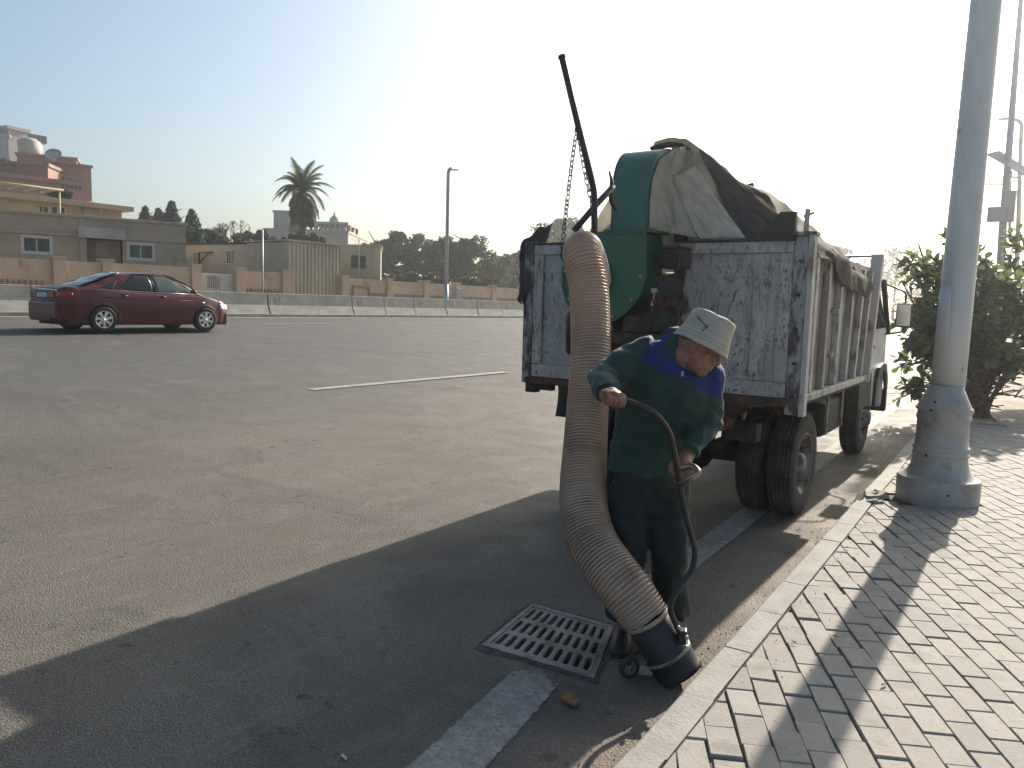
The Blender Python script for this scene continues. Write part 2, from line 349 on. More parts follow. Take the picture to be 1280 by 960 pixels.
def strip(name, cen, wid, label=None):
    """road line along a polyline; the U of its UV map says how worn the edge is"""
    pts = []; 
    for a, b in zip(cen[:-1], cen[1:]):
        n = max(2, int((b[1]-a[1])/.4))
        for k in range(n): t = k/n; pts.append((a[0]+(b[0]-a[0])*t, a[1]+(b[1]-a[1])*t, a[2]+(b[2]-a[2])*t))
    pts.append(cen[-1]); cols = (-.56,-.46,0,.46,.56); edge = (.35,.0,-.12,.0,.35)
    me = bpy.data.meshes.new(name); V = []; F = []
    for x, y, wr in pts:
        for c in cols: xx = x+c*wid; V.append((xx, y, zroad(xx)+.004+.0))
    n = len(cols)
    for j in range(len(pts)-1):
        for i in range(n-1): q = j*n+i; F.append((q, q+1, q+n+1, q+n))
    me.from_pydata(V, [], F); me.materials.append(M_['paint']); uv = me.uv_layers.new(name='wear')
    for lp in me.loops:
        i = lp.vertex_index; uv.data[lp.index].uv = (edge[i % n]+pts[i//n][2], 0)
    o = bpy.data.objects.new(name, me); COL.objects.link(o); o['kind'] = 'structure'
    return o
strip('edge_line', [(-1.52,.3,.05),(-1.62,1.9,.0),(-1.70,2.35,.0),(-1.745,2.62,.1),(-1.76,2.72,.35)], .235)
strip('edge_line', [(-1.80,3.36,.35),(-1.82,3.6,.05),(-1.95,5.9,-.03),(-2.02,7,.04),(-2.3,12,0),(-2.62,18.5,-.1),(-3.7,40,-.1),(-9,140,-.1)], .19)
strip('lane_dash', [(-9.416,7.682,-.06),(-9.399,12.728,-.06)], .17)
for y0 in (19.5,27,34.5): strip('lane_dash', [(-9.4,y0,.1),(-9.4,y0+5,.1)], .14)
for y0 in (9.5,15.6,21.6,28): strip('lane_dash', [(-21.0,y0-.3,.0),(-21.0,y0+2.9,.0)], .14)
strip('edge_line', [(-23.55,-4,-.1),(-23.55,60,-.1)], .22)
# ---- kerb of separate stones
kd = Vector((-.048,1,0)).normalized(); kn = Vector((kd.y,-kd.x,0)); K0 = Vector((-1.0,0,0))
kerb = MB().box((-.002,-.5,-.06),(.002,.5,-.05)); y = -1.2; kw = .135
kerb_o = struct('kerb', MB().add([K0+kd*-6+Vector((0,0,-.05)), K0+kd*-6+kn*kw+Vector((0,0,-.05)), K0+kd*90+kn*kw+Vector((0,0,-.05)), K0+kd*90+Vector((0,0,-.05))], [(0,1,2,3)]), M_['concrete'])
i = 0
while y < 34:
    ln = rnd(.46,.54); b = MB(); m = Matrix.Translation(K0+kd*(y+ln/2)+kn*(kw/2+rnd(-.004,.004))) @ Matrix.Rotation(math.atan2(kn.y,kn.x)+rnd(-.004,.004),4,'Z')
    h = .112+rnd(-.004,.004); w = kw/2; l = ln/2-.0008
    prof = [(-w,-.1),(-w,h-.022),(-w+.018,h),(w,h+.001),(w,-.1)]
    vs = []
    for sgn in (-1,1):
        for px, pz in prof: vs.append(m @ Vector((px, sgn*l, pz)))
    b.add(vs, [(0,1,2,3,4),(9,8,7,6,5)]+[(k,(k+1)%5+0,(k+1)%5+5,k+5) for k in range(5)])
    b.build('kerb_stone', M_['concrete'], kerb_o, bevel=.0015 if y < 9 else 0); y += ln; i += 1
# ---- pavement of running-bond pavers
PZ = .112
pav = struct('pavement', MB().add([K0+kd*-8+kn*kw+Vector((0,0,PZ-.014)), (14,-8,PZ-.014), (14,15,PZ-.014), K0+kd*15+kn*kw+Vector((0,0,PZ-.014))], [(0,1,2,3)]), M_['sandjoint'], recalc=False)
struct('dusty_verge', MB().grid(lambda a, b: (-1.0-.048*(12.6+b*40)+kw+a*30, 12.6+b*40, PZ+.0+.03*noise.noise((a*30,b*40,0))), 40, 60), M_['sand'], recalc=False)
e1 = Vector((.4695,-.8829,0)); e2 = Vector((.8829,.4695,0)); PL, PW = .196, .111
base0 = Vector((-1.069,3.945,0))
cells = []
for c in range(-90, 130):
    off = (.5 if c % 2 else 0)
    for r in range(-100, 90):
        cc = base0 + e2*(c*PW+PW/2) + e1*((r+off)*PL+PL/2)
        if cc.y < -2.5 or cc.y > 12.8 or cc.x > 6: continue
        d = (cc - K0).dot(kn) - kw
        if d < -.1: continue
        v = Vector((cc.x, cc.y, PZ))-EYE; w = v.dot(fwd)
        if w < .5 or abs(v.dot(CR)/w) > .68 or v.dot(CU)/w < -.52: w += 100   # outside the frame: joined with the far ones
        if (cc-Vector((-.80,7.10,0))).length < .30: continue
        cells.append((w, cc, d))
cells.sort(key=lambda t: t[0])
def clip_poly(poly, p0, n):
    out = []
    for a, b in zip(poly, poly[1:]+poly[:1]):
        da = (a-p0).dot(n); db = (b-p0).dot(n)
        if da >= 0: out.append(a)
        if da*db < 0: out.append(a+(b-a)*(da/(da-db)))
    return out
far = [MB(), MB(), MB()]; cnt = 0
kin = K0+kn*(kw+.006)
for w, cc, d in cells:
    near = d < .45 and cc.y < 8.2
    j = .0022+ (.0016*random.random() if near else rnd(0,.0012))
    hx, hy = PL/2-j, PW/2-j
    a = rnd(-.012,.012)*(1.8 if near else .6)
    sh = Vector((rnd(-.004,.004), rnd(-.004,.004),0))*(1.4 if near else .5)
    c2 = cc+sh; E1 = e1*math.cos(a)+e2*math.sin(a); E2 = e2*math.cos(a)-e1*math.sin(a)
    poly = [c2-E1*hx-E2*hy, c2+E1*hx-E2*hy, c2+E1*hx+E2*hy, c2-E1*hx+E2*hy]
    if d < .12: poly = clip_poly(poly, kin+Vector((0,0,0)), kn)
    if len(poly) < 3: continue
    ar = sum((poly[k-1].x*poly[k].y-poly[k].x*poly[k-1].y) for k in range(len(poly)))/2
    if abs(ar) < .0005: continue
    if (cc-Vector((-1.16,6.75,0))).length < .22 and random.random() < .6: continue
    zz = PZ+rnd(-.0025,.0025)*(2.4 if near else 1)-(.012*max(0,1-d/.3)*random.random() if near else 0)
    tx, ty = rnd(-.016,.016)*(1.5 if near else .5), rnd(-.016,.016)*(1.5 if near else .5)
    cen = sum(poly, Vector())/len(poly); n = len(poly); bvl = .0035
    vs = []
    for lev, ins in ((-.045,0),(-bvl,0),(0,bvl)):
        for p in poly:
            q = p+(cen-p).normalized()*ins*1.4; dd = q-cen
            vs.append(Vector((q.x,q.y,zz+lev+dd.x*tx+dd.y*ty)))
    fs = [tuple(range(2*n,3*n))]
    for k in (0,n):
        for t in range(n): fs.append((k+t,k+(t+1)%n,k+n+(t+1)%n,k+n+t))
    if ar < 0: fs = [f[::-1] for f in fs]
    mi = random.choice((0,0,1,1,2))
    if cnt < 300: MB().add(vs, fs).build('paver', PAV[mi], pav, recalc=False); cnt += 1
    else: far[mi].add(vs, fs)
fm = MB()
for i in range(3):
    b = len(fm.v); fm.v += far[i].v
    for f in far[i].f: fm.f.append([b+k for k in f]); fm.mi.append(i); fm.sm.append(False)
fm.build('paver', PAV, pav, kind='stuff', recalc=False)
# broken paver pieces beside the pole
for k in range(16):
    a = rnd(0,2*PI); c = Vector((-1.18+.09*math.cos(a)*random.random()*1.6, 6.75+.30*math.sin(a)*random.random(), PZ-.01+rnd(0,.02)))
    MB().cbox(c, (rnd(.05,.13), rnd(.04,.085), .03), 0, rnd(0,3), rnd(-.4,.4), rnd(-.4,.4), bev=.004).build('broken_paver', random.choice(PAV), pav)

# ================================================================= DRAIN GRATE
def grate():
    c = [Vector(p) for p in ((-2.122,2.736,0.000), (-1.544,2.790,0.000), (-1.746,3.330,0.000), (-2.226,3.303,-0.000))]
    t = thing('drain_grate', 'cast iron drain grate with three rows of slots set in the asphalt', 'drain grate', tuple((c[0]+c[1]+c[2]+c[3])/4))
    def Q(u, v, z=0): p = (c[0]*(1-u)+c[1]*u)*(1-v)+(c[3]*(1-u)+c[2]*u)*v; return Vector((p.x, p.y, z))
    nc, nr = 10, 3; b = MB(); T = .006; mg = .05
    us = [mg+(1-2*mg)*k/nc for k in range(nc+1)]; vs_ = [.06+(.88)*k/nr for k in range(nr+1)]
    def quad(b, pts, z0, z1):
        n = len(pts)
        b.prism([Vector((p.x,p.y,z0)) for p in pts], (0,0,z1-z0))
    # plate: each cell is a ring of metal round a rounded slot
    for i in range(nc):
        for j in range(nr):
            u0, u1, v0, v1 = us[i], us[i+1], vs_[j], vs_[j+1]
            du, dv = u1-u0, v1-v0; uc = (u0+u1)/2; hw = du*.27; a0, a1 = v0+dv*.11, v1-dv*.11; cap = dv*.09
            inner = [(uc-hw,a0+cap),(uc-hw*.7,a0+cap*.3),(uc,a0),(uc+hw*.7,a0+cap*.3),(uc+hw,a0+cap),(uc+hw,a1-cap),(uc+hw*.7,a1-cap*.3),(uc,a1),(uc-hw*.7,a1-cap*.3),(uc-hw,a1-cap)]
            outer = [(u0,a0+cap),(u0,v0),(uc,v0),(u1,v0),(u1,a0+cap),(u1,a1-cap),(u1,v1),(uc,v1),(u0,v1),(u0,a1-cap)]
            n = 10
            vv = [Q(*p, T) for p in outer]+[Q(*p, T-.001) for p in inner]+[Q(*p, -.035) for p in inner]
            fs = []
            for k in range(n):
                l = (k+1) % n; fs.append((k,l,n+l,n+k)); fs.append((n+k,n+l,2*n+l,2*n+k))
            b.add(vv, fs)
    b.build('slotted_plate', M_['iron'], t, recalc=False)
    f = MB()
    for pts in ([(0,0),(1,0),(1,.055),(0,.055)],[(0,.945),(1,.945),(1,1),(0,1)],[(0,.055),(mg-.005,.055),(mg-.005,.945),(0,.945)],[(1-mg+.005,.055),(1,.055),(1,.945),(1-mg+.005,.945)]):
        f.prism([Q(*p, -.04) for p in pts], (0,0,.047+.002))
    f.build('frame', M_['iron'], t)
    p = MB(); P0 = [Q(u,v,-.002) for u,v in ((0.01,0.01),(.99,0.01),(.99,.99),(0.01,.99))]; P1 = [Vector((q.x,q.y,-.5)) for q in P0]
    p.add(P0+P1, [(0,1,5,4),(1,2,6,5),(2,3,7,6),(3,0,4,7),(4,5,6,7)]); p.build('pit', M_['dark'], t)
    # broken asphalt collar
    r = MB(); n = 60; V = []; F = []
    for k in range(n):
        s = k/n*4; e = int(s); q = s-e
        u, v = [(q,0),(1,q),(1-q,1),(0,1-q)][e]
        base = Q(u,v); out = (base-Vector(t.location)); out.z = 0; out.normalize()
        V += [base+out*.002+Vector((0,0,.003)), base+out*(.010+.012*random.random())+Vector((0,0,.008*random.random()+.003)), base+out*(.022+.05*max(0,noise.noise((k*.25,0,3))+.15)+.012*random.random())+Vector((0,0,.0015))]
    for k in range(n):
        l = (k+1) % n
        for w in (0,1): F.append((k*3+w,l*3+w,l*3+w+1,k*3+w+1))
    r.add(V, F, 0, False); r.build('asphalt_collar', M_['collar'], t, recalc=False)
M_['iron'] = mat('worn_cast_iron', (.21,.21,.205), .6, .3, (.12,.115,.11), 7, (.42,.6), bump=.0015, bscale=120, layers=[((.30,.30,.29), 16, (.6,.7), (1,1,1)), ((.1,.085,.07), 5, (.6,.68), (1,1,1))])
M_['collar'] = mat('broken_asphalt', (.05,.047,.045), .95, 0, (.085,.08,.072), 20, (.4,.6), bump=.006, bscale=60)
grate()

# ================================================================= LITTER AND PEBBLES
def litter():
    c = Vector((-1.528,2.562,0.000)); t = thing('food_scrap', 'small oval brown scrap lying on the road below the drain grate', 'litter', tuple(c), R_(-28))
    b = MB(); n = 14
    rings = []
    for r, z in ((.75,0.002),(1,.006),(1,.016),(.86,.024),(.7,.017),(.2,.014)):
        rings.append([Vector((math.cos(2*PI*k/n)*.054*r*(1+.06*noise.noise((k,r,1))), math.sin(2*PI*k/n)*.026*r*(1+.1*noise.noise((k,r,5))), z)) for k in range(n)])
    b.loft(rings); b.build('bread_piece', mat('toasted_brown', (.33,.16,.06), .8, 0, (.16,.07,.03), 40, (.4,.6), bump=.002, bscale=120), t, local=True)
litter()
c = Vector((-1.943,1.734,0.000))
o = MB().tube([c+Vector((-.013,.002,.006)), c+Vector((.016,-.004,.006))], .0045, 8).build('cigarette_butt', mat('cigarette_paper', (.6,.56,.5), .8)); tagit(o, 'pale cigarette butt lying alone on the shaded asphalt', 'litter')
mb = MB()
def pebble(b, c, r):
    m = Matrix.Translation(c) @ Matrix.Rotation(rnd(0,6),4,'Z'); s = [m @ Vector((x*r*rnd(.7,1.2), y*r*rnd(.6,1), z*r*rnd(.4,.7)+r*.3)) for x,y,z in ((1,0,0),(-1,0,0),(0,1,0),(0,-1,0),(0,0,1),(0,0,-1))]
    b.add(s, [(0,2,4),(2,1,4),(1,3,4),(3,0,4),(2,0,5),(1,2,5),(3,1,5),(0,3,5)], random.choice((0,0,1)))
for k in range(700):
    y = rnd(1.2, 11)**1; x = -1.02-.048*y-abs(random.gauss(0,.16)); pebble(mb, Vector((x,y,.001)), rnd(.002,.007))
for k in range(620):
    y = rnd(1.0, 12); x = rnd(-10,-1.5); pebble(mb, Vector((x,y,zroad(x))), rnd(.002,.007))
for k in range(160):
    y = rnd(1.5, 10); x = -1.0-.048*y+kw+abs(random.gauss(0,.10)); pebble(mb, Vector((x,y,PZ-.002)), rnd(.002,.006))
o = mb.build('gravel', [mat('grey_grit', (.14,.125,.105), .9), mat('dark_grit', (.04,.035,.03), .9)], kind='stuff'); tagit(o, 'loose grit scattered on the asphalt along the kerb', 'grit')
mb = MB()
for k in range(60):
    y = rnd(2, 11); x = -1.0-.048*y-abs(random.gauss(.05,.3)); 
    if random.random() < .3: x = -1.0-.048*y+kw+abs(random.gauss(0,.4)); z = PZ+.004
    else: z = .006
    a = rnd(0,6); l = rnd(.012,.03); d = Vector((math.cos(a),math.sin(a),0)); e = Vector((-d.y,d.x,0))*.35; c = Vector((x,y,z))
    mb.add([c-d*l, c-e*l+Vector((0,0,.006)), c+d*l+Vector((0,0,.004)), c+e*l+Vector((0,0,.004))], [(0,1,2,3)])
o = mb.build('fallen_leaves', mat('dry_leaf', (.10,.065,.035), .9), kind='stuff'); tagit(o, 'dry leaf bits scattered beside the kerb', 'leaves')

# ================================================================= TRUCK
TR = thing('dump_truck', 'battered white dump truck parked at the kerb with dual rear wheels', 'truck', (-1.42,5.14,0), R_(2))
def tb(mb, name, mats, parent=None, **k): return mb.build(name, mats, parent or TR, local=True, **k)
BW = -2.15
# chassis
b = MB(); b.box((-1.55,.15,.78),(-1.42,5.0,.96)); b.box((-.78,.15,.78),(-.65,5.0,.96))
for v in (.15,1.0,2.2,3.2,4.4): b.box((-1.42,v,.8),(-.78,v+.09,.94))
tb(b, 'chassis', M_['dark'])
b = MB(); b.tube([(-1.75,1.09,.41),(-.4,1.09,.41)], .06, 12); b.lathe([(.02,-.15),(.13,-.13),(.17,0),(.13,.13),(.02,.15)], (-1.08,1.09,.41), (0,1,0), 16)
for u in (-1.5,-.72):
    b.box((u-.035,.45,.55),(u+.035,1.75,.60)); b.box((u-.035,.62,.51),(u+.035,1.58,.545)); b.box((u-.06,.98,.43),(u+.06,1.2,.66))
tb(b, 'rear_axle', M_['dark'])
b = MB(); b.tube([(-1.8,4.4,.41),(-.5,4.4,.41)], .05, 10); b.box((-1.5,3.9,.5),(-1.4,4.9,.56)); b.box((-.8,3.9,.5),(-.7,4.9,.56)); tb(b, 'front_axle', M_['dark'])
def make_wheel(out=1, front=False):
    w = bpy.data.objects.new('wheel', None); COL.objects.link(w); w.parent = TR
    t = MB(); hw = .098; R = .412; seg = 64
    prof = [(.235,-hw*.9),(.27,-hw*1.0),(.34,-hw*1.05),(.385,-hw*.98),(R-.008,-hw*.86)]
    ng = 5; xs_ = []
    x = -hw*.82
    for g in range(ng):
        x1 = x+hw*1.64/(ng+1)
        xs_ += [(R,x),(R+.002,x1-.006),(R-.016,x1-.005),(R-.016,x1+.004),(R,x1+.005)]; x = x1+.005
    prof += xs_ + [(R,hw*.82),(R-.008,hw*.86),(.385,hw*.98),(.34,hw*1.05),(.27,hw*1.0),(.235,hw*.9)]
    t.lathe(prof, (0,0,0), (1,0,0), seg, cap=False)
    # sidewall ribs / lettering band reads as shallow blocks on the shoulder
    t.build('tyre', M_['rubber'], w, local=True, recalc=False)
    r = MB(); s = out
    r.lathe([(.236,-hw*.92),(.245,-hw*.95),(.245,-hw*.86),(.21,-hw*.6),(.205,0),(.21,hw*.6),(.245,hw*.86),(.245,hw*.95),(.236,hw*.92)], (0,0,0), (1,0,0), 40, cap=False)
    if front: pr = [(.205,s*-.03),(.20,s*.05),(.15,s*.085),(.11,s*.09),(.085,s*.12),(.075,s*.16),(.0,s*.17)]
    else: pr = [(.205,s*-.05),(.19,s*-.06),(.17,s*-.055),(.13,s*-.02),(.12,s*.0),(.085,s*.0),(.08,s*.07),(.06,s*.09),(0,s*.09)]
    r.lathe(pr, (0,0,0), (1,0,0), 32)
    r.build('rim', M_['rim'], w, local=True)
    n = MB()
    for k in range(6):
        a = 2*PI*k/6; cy, cz = math.cos(a)*.14, math.sin(a)*.14
        n.lathe([(.014,0),(.014,.03),(.0,.032)], (s*(.09 if front else -.03), cy, cz), (s,0,0), 6)
    n.build('wheel_nuts', M_['dark'], w, local=True, kind='stuff')
    return w
w_out = make_wheel(1); w_out.location = (-.25-.02,1.09,.412)
w_in = copy_tree(w_out, TR); w_in.location = (-.25-.262,1.09,.412)
w_l1 = copy_tree(w_out, TR); w_l1.location = (-1.81,1.09,.412); w_l1.rotation_euler.z = PI
w_l2 = copy_tree(w_out, TR); w_l2.location = (-1.565,1.09,.412); w_l2.rotation_euler.z = PI
w_fr = make_wheel(1, True); w_fr.location = (-.38-.02,4.40,.412)
w_fl = copy_tree(w_fr, TR); w_fl.location = (-1.73,4.40,.412); w_fl.rotation_euler.z = PI
# underbody parts
tb(MB().box((-.68,2.25,.45),(-.30,3.05,.78)), 'fuel_tank', M_['dark'], bevel=.04)
for v_ in (2.28,2.96): tb(MB().box((-.29,v_,.48),(-.275,v_+.04,.9)), 'tank_strap', M_['rim'])
tb(MB().lathe([(.0,0),(.10,0),(.11,.02),(.11,.38),(.1,.4),(0,.4)], (-.55,3.35,.68), (0,1,0), 20), 'air_tank', M_['dark'])
tb(MB().tube(catmull([(-.75,2.2,.5),(-.6,2.0,.42),(-.5,1.9,.5),(-.5,1.7,.7)],5), .03, 10), 'exhaust_pipe', M_['rust'])
tb(MB().box((-.60,.30,.66),(-.34,.42,.80)), 'bracket_box', M_['dark'], bevel=.01)
tb(MB().tube([(-.95,.0,.86),(-.6,-.03,.87),(-.42,.02,.82)], [.03,.045,.04], 10).tube([(-.52,-.05,.80),(-.50,.05,.80)],.035,10), 'tow_bracket', M_['rust'])
tb(MB().lathe([(0,0),(.035,0),(.03,.02),(0,.022)], (-.55,-.09,.80), (0,-1,0), 14), 'tail_lamp', M_['edge_white'])
b = MB()
for k in range(14):
    u = rnd(-1.5,-.5); v = rnd(.2,.8); b.tube(catmull([(u,v,rnd(.75,.9)),(u+rnd(-.2,.2),v-rnd(0,.2),rnd(.5,.75)),(u+rnd(-.3,.3),v,rnd(.6,.85))],4), rnd(.008,.022), 6)
tb(b, 'hoses_and_cables', M_['dark'], kind='stuff')
tb(MB().box((-1.02,.05,.62),(-.70,.50,.77)).box((-1.3,.1,.55),(-1.05,.3,.75)), 'spare_carrier', M_['dark'], bevel=.015)
# mud flap and left tail bracket
b = MB(); b.grid(lambda a, c: (-2.074+.24*a, .42+.02*math.sin(c*4), .97-(.97-0.665)*c), 3, 5); tb(b, 'mud_flap', M_['rubber'], solid=.008)
b = MB(); b.box((-2.14,.02,.90),(-2.05,.10,1.04)); b.box((-2.05,.03,.925),(-1.90,.09,1.035)); b.box((-1.90,.03,.985),(-1.45,.09,1.035)); tb(b, 'tail_bracket', M_['dark'])
# body floor, side boards
tb(MB().box((BW+.02,.03,.97),(-.02,2.3,1.035)), 'body_floor', M_['dark'])
def side(u0, s, mt, nm):
    """board (lean with the flared headboard) plus bottom ledge, s=+1 outward"""
    b = MB(); u1 = u0-s*.045
    b.prism([(u1,.03,1.03),(u1,2.24,1.03),(u1,2.50,2.02),(u1,.03,2.02)], (s*.02,0,0))
    o = tb(b, nm, mt)
    return o
sd = side(-.0,1,M_['white_side'],'side_board')
side(BW,-1,M_['white_side'],'side_board')
for k, v in enumerate((.20,.58,.98,1.38,1.76,2.06)):
    lean = .26*(v/2.24)**2.0*1.0
    b = MB(); b.prism([(-.024,v,1.065),(-.024,v+.07,1.065),(-.024,v+.07+lean,1.98),(-.024,v+lean,1.98)], (.045,0,0)); tb(b, 'side_rib', M_['edge_white'] if k in (0,2,4) else M_['white_side'], sd, bevel=.004)
for v, z in ((.95,1.62),(.80,1.30)): tb(MB().cbox((.01,v,z),(.05,.10,.03),rx=.2), 'hinge_lug', M_['white_side'], sd, bevel=.005)
tb(MB().box((-.10,.04,1.015),(.04,2.27,1.062)), 'body_ledge', M_['edge_white'], bevel=.004)
tb(MB().prism([(.058,2.235,1.0),(.058,2.285,1.0),(.058,2.61,2.15),(.058,2.53,2.15)], (-.10,0,0)), 'front_post', M_['edge_white'], bevel=.004)
tb(MB().prism([(BW,2.2,1.0),(BW,2.285,1.0),(BW,2.61,2.15),(BW,2.5,2.15)], (.10,0,0)), 'front_post', M_['post'])
tb(MB().prism([(BW+.1,2.285,1.03),(BW+.1,2.315,1.03),(BW+.1,2.59,1.98),(BW+.1,2.56,1.98)], (-BW-.145,0,0)), 'headboard', M_['post'])
b = MB(); b.tube([(-.03,2.58,2.135),(-2.1,2.58,2.135)], .012, 6); b.tube([(-.04,2.57,2.0),(-2.1,2.57,2.0)], .016, 6)
for u in (-.26,-.9,-1.5): b.tube([(u,2.865,1.99),(u,2.58,2.135)], .012, 6)
tb(b, 'top_rail', M_['galv'])
# rear frame
tb(MB().box((-.075,-.03,.93),(.012,.06,2.09)), 'rear_post', M_['post'], bevel=.006)
tb(MB().box((.013,-.035,.925),(.048,.045,2.10)), 'post_edge', M_['edge_white'], bevel=.003)
tb(MB().box((-.09,-.045,2.093),(.058,.07,2.115)), 'post_cap', M_['post'])
tb(MB().box((BW,-.03,.98),(BW+.085,.06,2.10)), 'rear_post', M_['post'], bevel=.006)
def panel(u0, u1, z0, z1, tilt=0):
    """tailgate leaf: sheet with a pressed frame, bars and a lower reinforcing band"""
    v = 0
    o = tb(MB().box((u0,v+.0,z0),(u1,v+.018,z1)), 'tailgate_leaf', M_['white_dirty'])
    f = MB(); e = .085
    f.box((u0,v-.028,z0+.0),(u1,v-.002,z0+.10)); f.box((u0,v-.028,z1-.075),(u1,v-.002,z1)); f.box((u0,v-.026,z0+.102),(u0+e,v-.002,z1-.077)); f.box((u1-e,v-.026,z0+.102),(u1,v-.002,z1-.077))
    tb(f, 'leaf_frame', M_['white_dirty'], o, bevel=.006)
    g = MB(); g.box((u0,v-.034,z1+.001),(u1,v+.025,z1+.016)); tb(g, 'top_edge', M_['dark'], o)
    return o
pr = panel(-.885,-.078,1.035,2.06); tb(MB().box((-.33,-.024,1.14),(-.235,-.001,1.98)), 'stiffener', M_['white_dirty'], pr, bevel=.005)
pl = panel(BW+.088,-1.62,1.035,2.07)
tb(MB().box((-.885,-.05,1.0),(-.80,.06,2.02)), 'centre_post', M_['post'], bevel=.005)
tb(MB().box((-.90,-.04,2.065),(-.83,.05,2.13)), 'latch_block', M_['dark'], bevel=.006)
tb(MB().box((BW+.04,-.05,.98),(-.06,.03,1.03)), 'rear_sill', M_['rust'], bevel=.004)
tb(MB().tube(round_path([(-.30,-.03,1.01),(-.26,-.08,1.0),(-.14,-.08,.99),(-.10,-.03,1.01)],.03), .011, 8), 'step_bar', M_['rust'])
tb(MB().prism([(-.34,-.04,2.062),(-.078,-.04,2.062),(-.078,-.04,2.245),(-.175,-.04,2.245)], (0,.05,0)), 'corner_gusset', M_['dark'], bevel=.003)
tb(MB().tube([(-.02,0,2.09),(-.015,0,2.26)], .017, 8).tube([(-.04,0,2.215),(.025,0,2.235)],.009,6), 'stake', M_['edge_white'])
for k in range(5): tb(MB().lathe([(0,0),(.010,0),(.012,.012),(0,.014)], (-.03,-.03,1.05+k*.22), (0,-1,0), 8), 'bolt', M_['dark'])
# cab
def cab():
    U0, U1 = -1.92,-.17
    # side profile (v,z), cab over engine with a raked screen
    prof = [(3.20,.98),(3.20,2.02),(3.28,2.13),(4.15,2.13),(4.35,2.06),(4.80,1.42),(4.88,1.30),(4.90,.62),(4.82,.52),(4.68,.52),(4.66,.75),(4.56,.90),(4.40,.95),(4.24,.90),(4.10,.78),(4.06,.62),(3.95,.60),(3.86,.98)]
    b = MB(); n = len(prof)
    def ins(v, z, s): # tumblehome above the belt line
        k = max(0, z-1.45)*.14+max(0, v-4.6)*.12
        return k
    rings = []
    for u, s in ((U1,1),(U0,-1)):
        rings.append([Vector((u-s*ins(v,z,s), v, z)) for v, z in prof])
    b.v += rings[0]+rings[1]; b.f += [list(range(n)), [2*n-1-k for k in range(n)]]; b.mi += [0,0]; b.sm += [False,False]
    for k in range(n): l = (k+1) % n; b.f.append([k, n+k, n+l, l]); b.mi.append(0); b.sm.append(False)
    o = tb(b, 'cab', M_['cab'], bevel=.03)
    def onside(poly, name, m, off, parent, th=.006):
        q = MB(); q.prism([Vector((U1-ins(v,z,1)+off, v, z)) for v, z in poly], (th,0,0)); return tb(q, name, m, parent)
    d = onside([(3.62,1.02),(3.62,1.98),(4.17,2.0),(4.62,1.42),(4.62,.80),(4.50,.98),(4.2,1.0)], 'door', M_['cab'], .001, o)
    onside([(3.67,1.44),(3.69,1.94),(4.13,1.955),(4.50,1.46)], 'door_window', M_['glass'], .008, d)
    tb(MB().tube([(U1+.0,4.17,1.97),(U1+.012,4.64,1.40)], .03, 8), 'windscreen_pillar', M_['black'], o)
    tb(MB().cbox((U1+.014,3.72,1.26),(.03,.10,.035)), 'door_handle', M_['black'], d, bevel=.006)
    tb(MB().prism([(U0+.08,4.36,2.02),(U1-.1,4.36,2.02),(U1-.06,4.79,1.44),(U0+.04,4.79,1.44)], (0,.012,.012)), 'windscreen', M_['glass'], o)
    tb(MB().box((U0,4.88,.45),(U1+.01,4.98,.72)), 'front_bumper', M_['black'], o, bevel=.02)
    tb(MB().prism([(U1+.004,3.97,.60),(U1+.004,4.05,.60),(U1+.004,4.10,.80),(U1+.004,4.25,.93),(U1+.004,4.40,.985),(U1+.004,4.56,.94),(U1+.004,4.68,.78),(U1+.004,4.72,.52),(U1+.004,4.80,.52),(U1+.004,4.78,.86),(U1+.004,4.62,1.03),(U1+.004,4.4,1.06),(U1+.004,4.15,1.02),(U1+.004,4.0,.85)], (.03,0,0)), 'wheel_arch', M_['black'], o)
    tb(MB().box((U1-.25,3.22,.62),(U1-.005,3.93,.97)), 'battery_box', M_['dark'], o, bevel=.01)
    # mirror on an arm
    mc = Vector(w2t_pts['mirror']); m_ = tb(MB().cbox(mc,(.165,.05,.27)), 'mirror', M_['black'], o, bevel=.03)
    tb(MB().box(mc+Vector((-.068,-.031,-.118)), mc+Vector((.068,-.026,.118))), 'mirror_glass', M_['mirror'], m_, bevel=.0)
    tb(MB().tube(round_path([(U1-.02,4.45,1.95),(U1+.2,4.43,1.86),mc+Vector((0,.03,.10))],.06), .011, 8), 'mirror_arm', M_['black'], m_); tb(MB().tube(round_path([(U1-.0,4.55,1.38),(U1+.2,4.48,1.42),mc+Vector((0,.03,-.12))],.06), .011, 8), 'mirror_arm', M_['black'], m_)
w2t_pts = {'mirror': (0.034,4.350,1.604)}
M_['mirror'] = mat('mirror_glass', (.55,.6,.6), .12, .7)
cab()

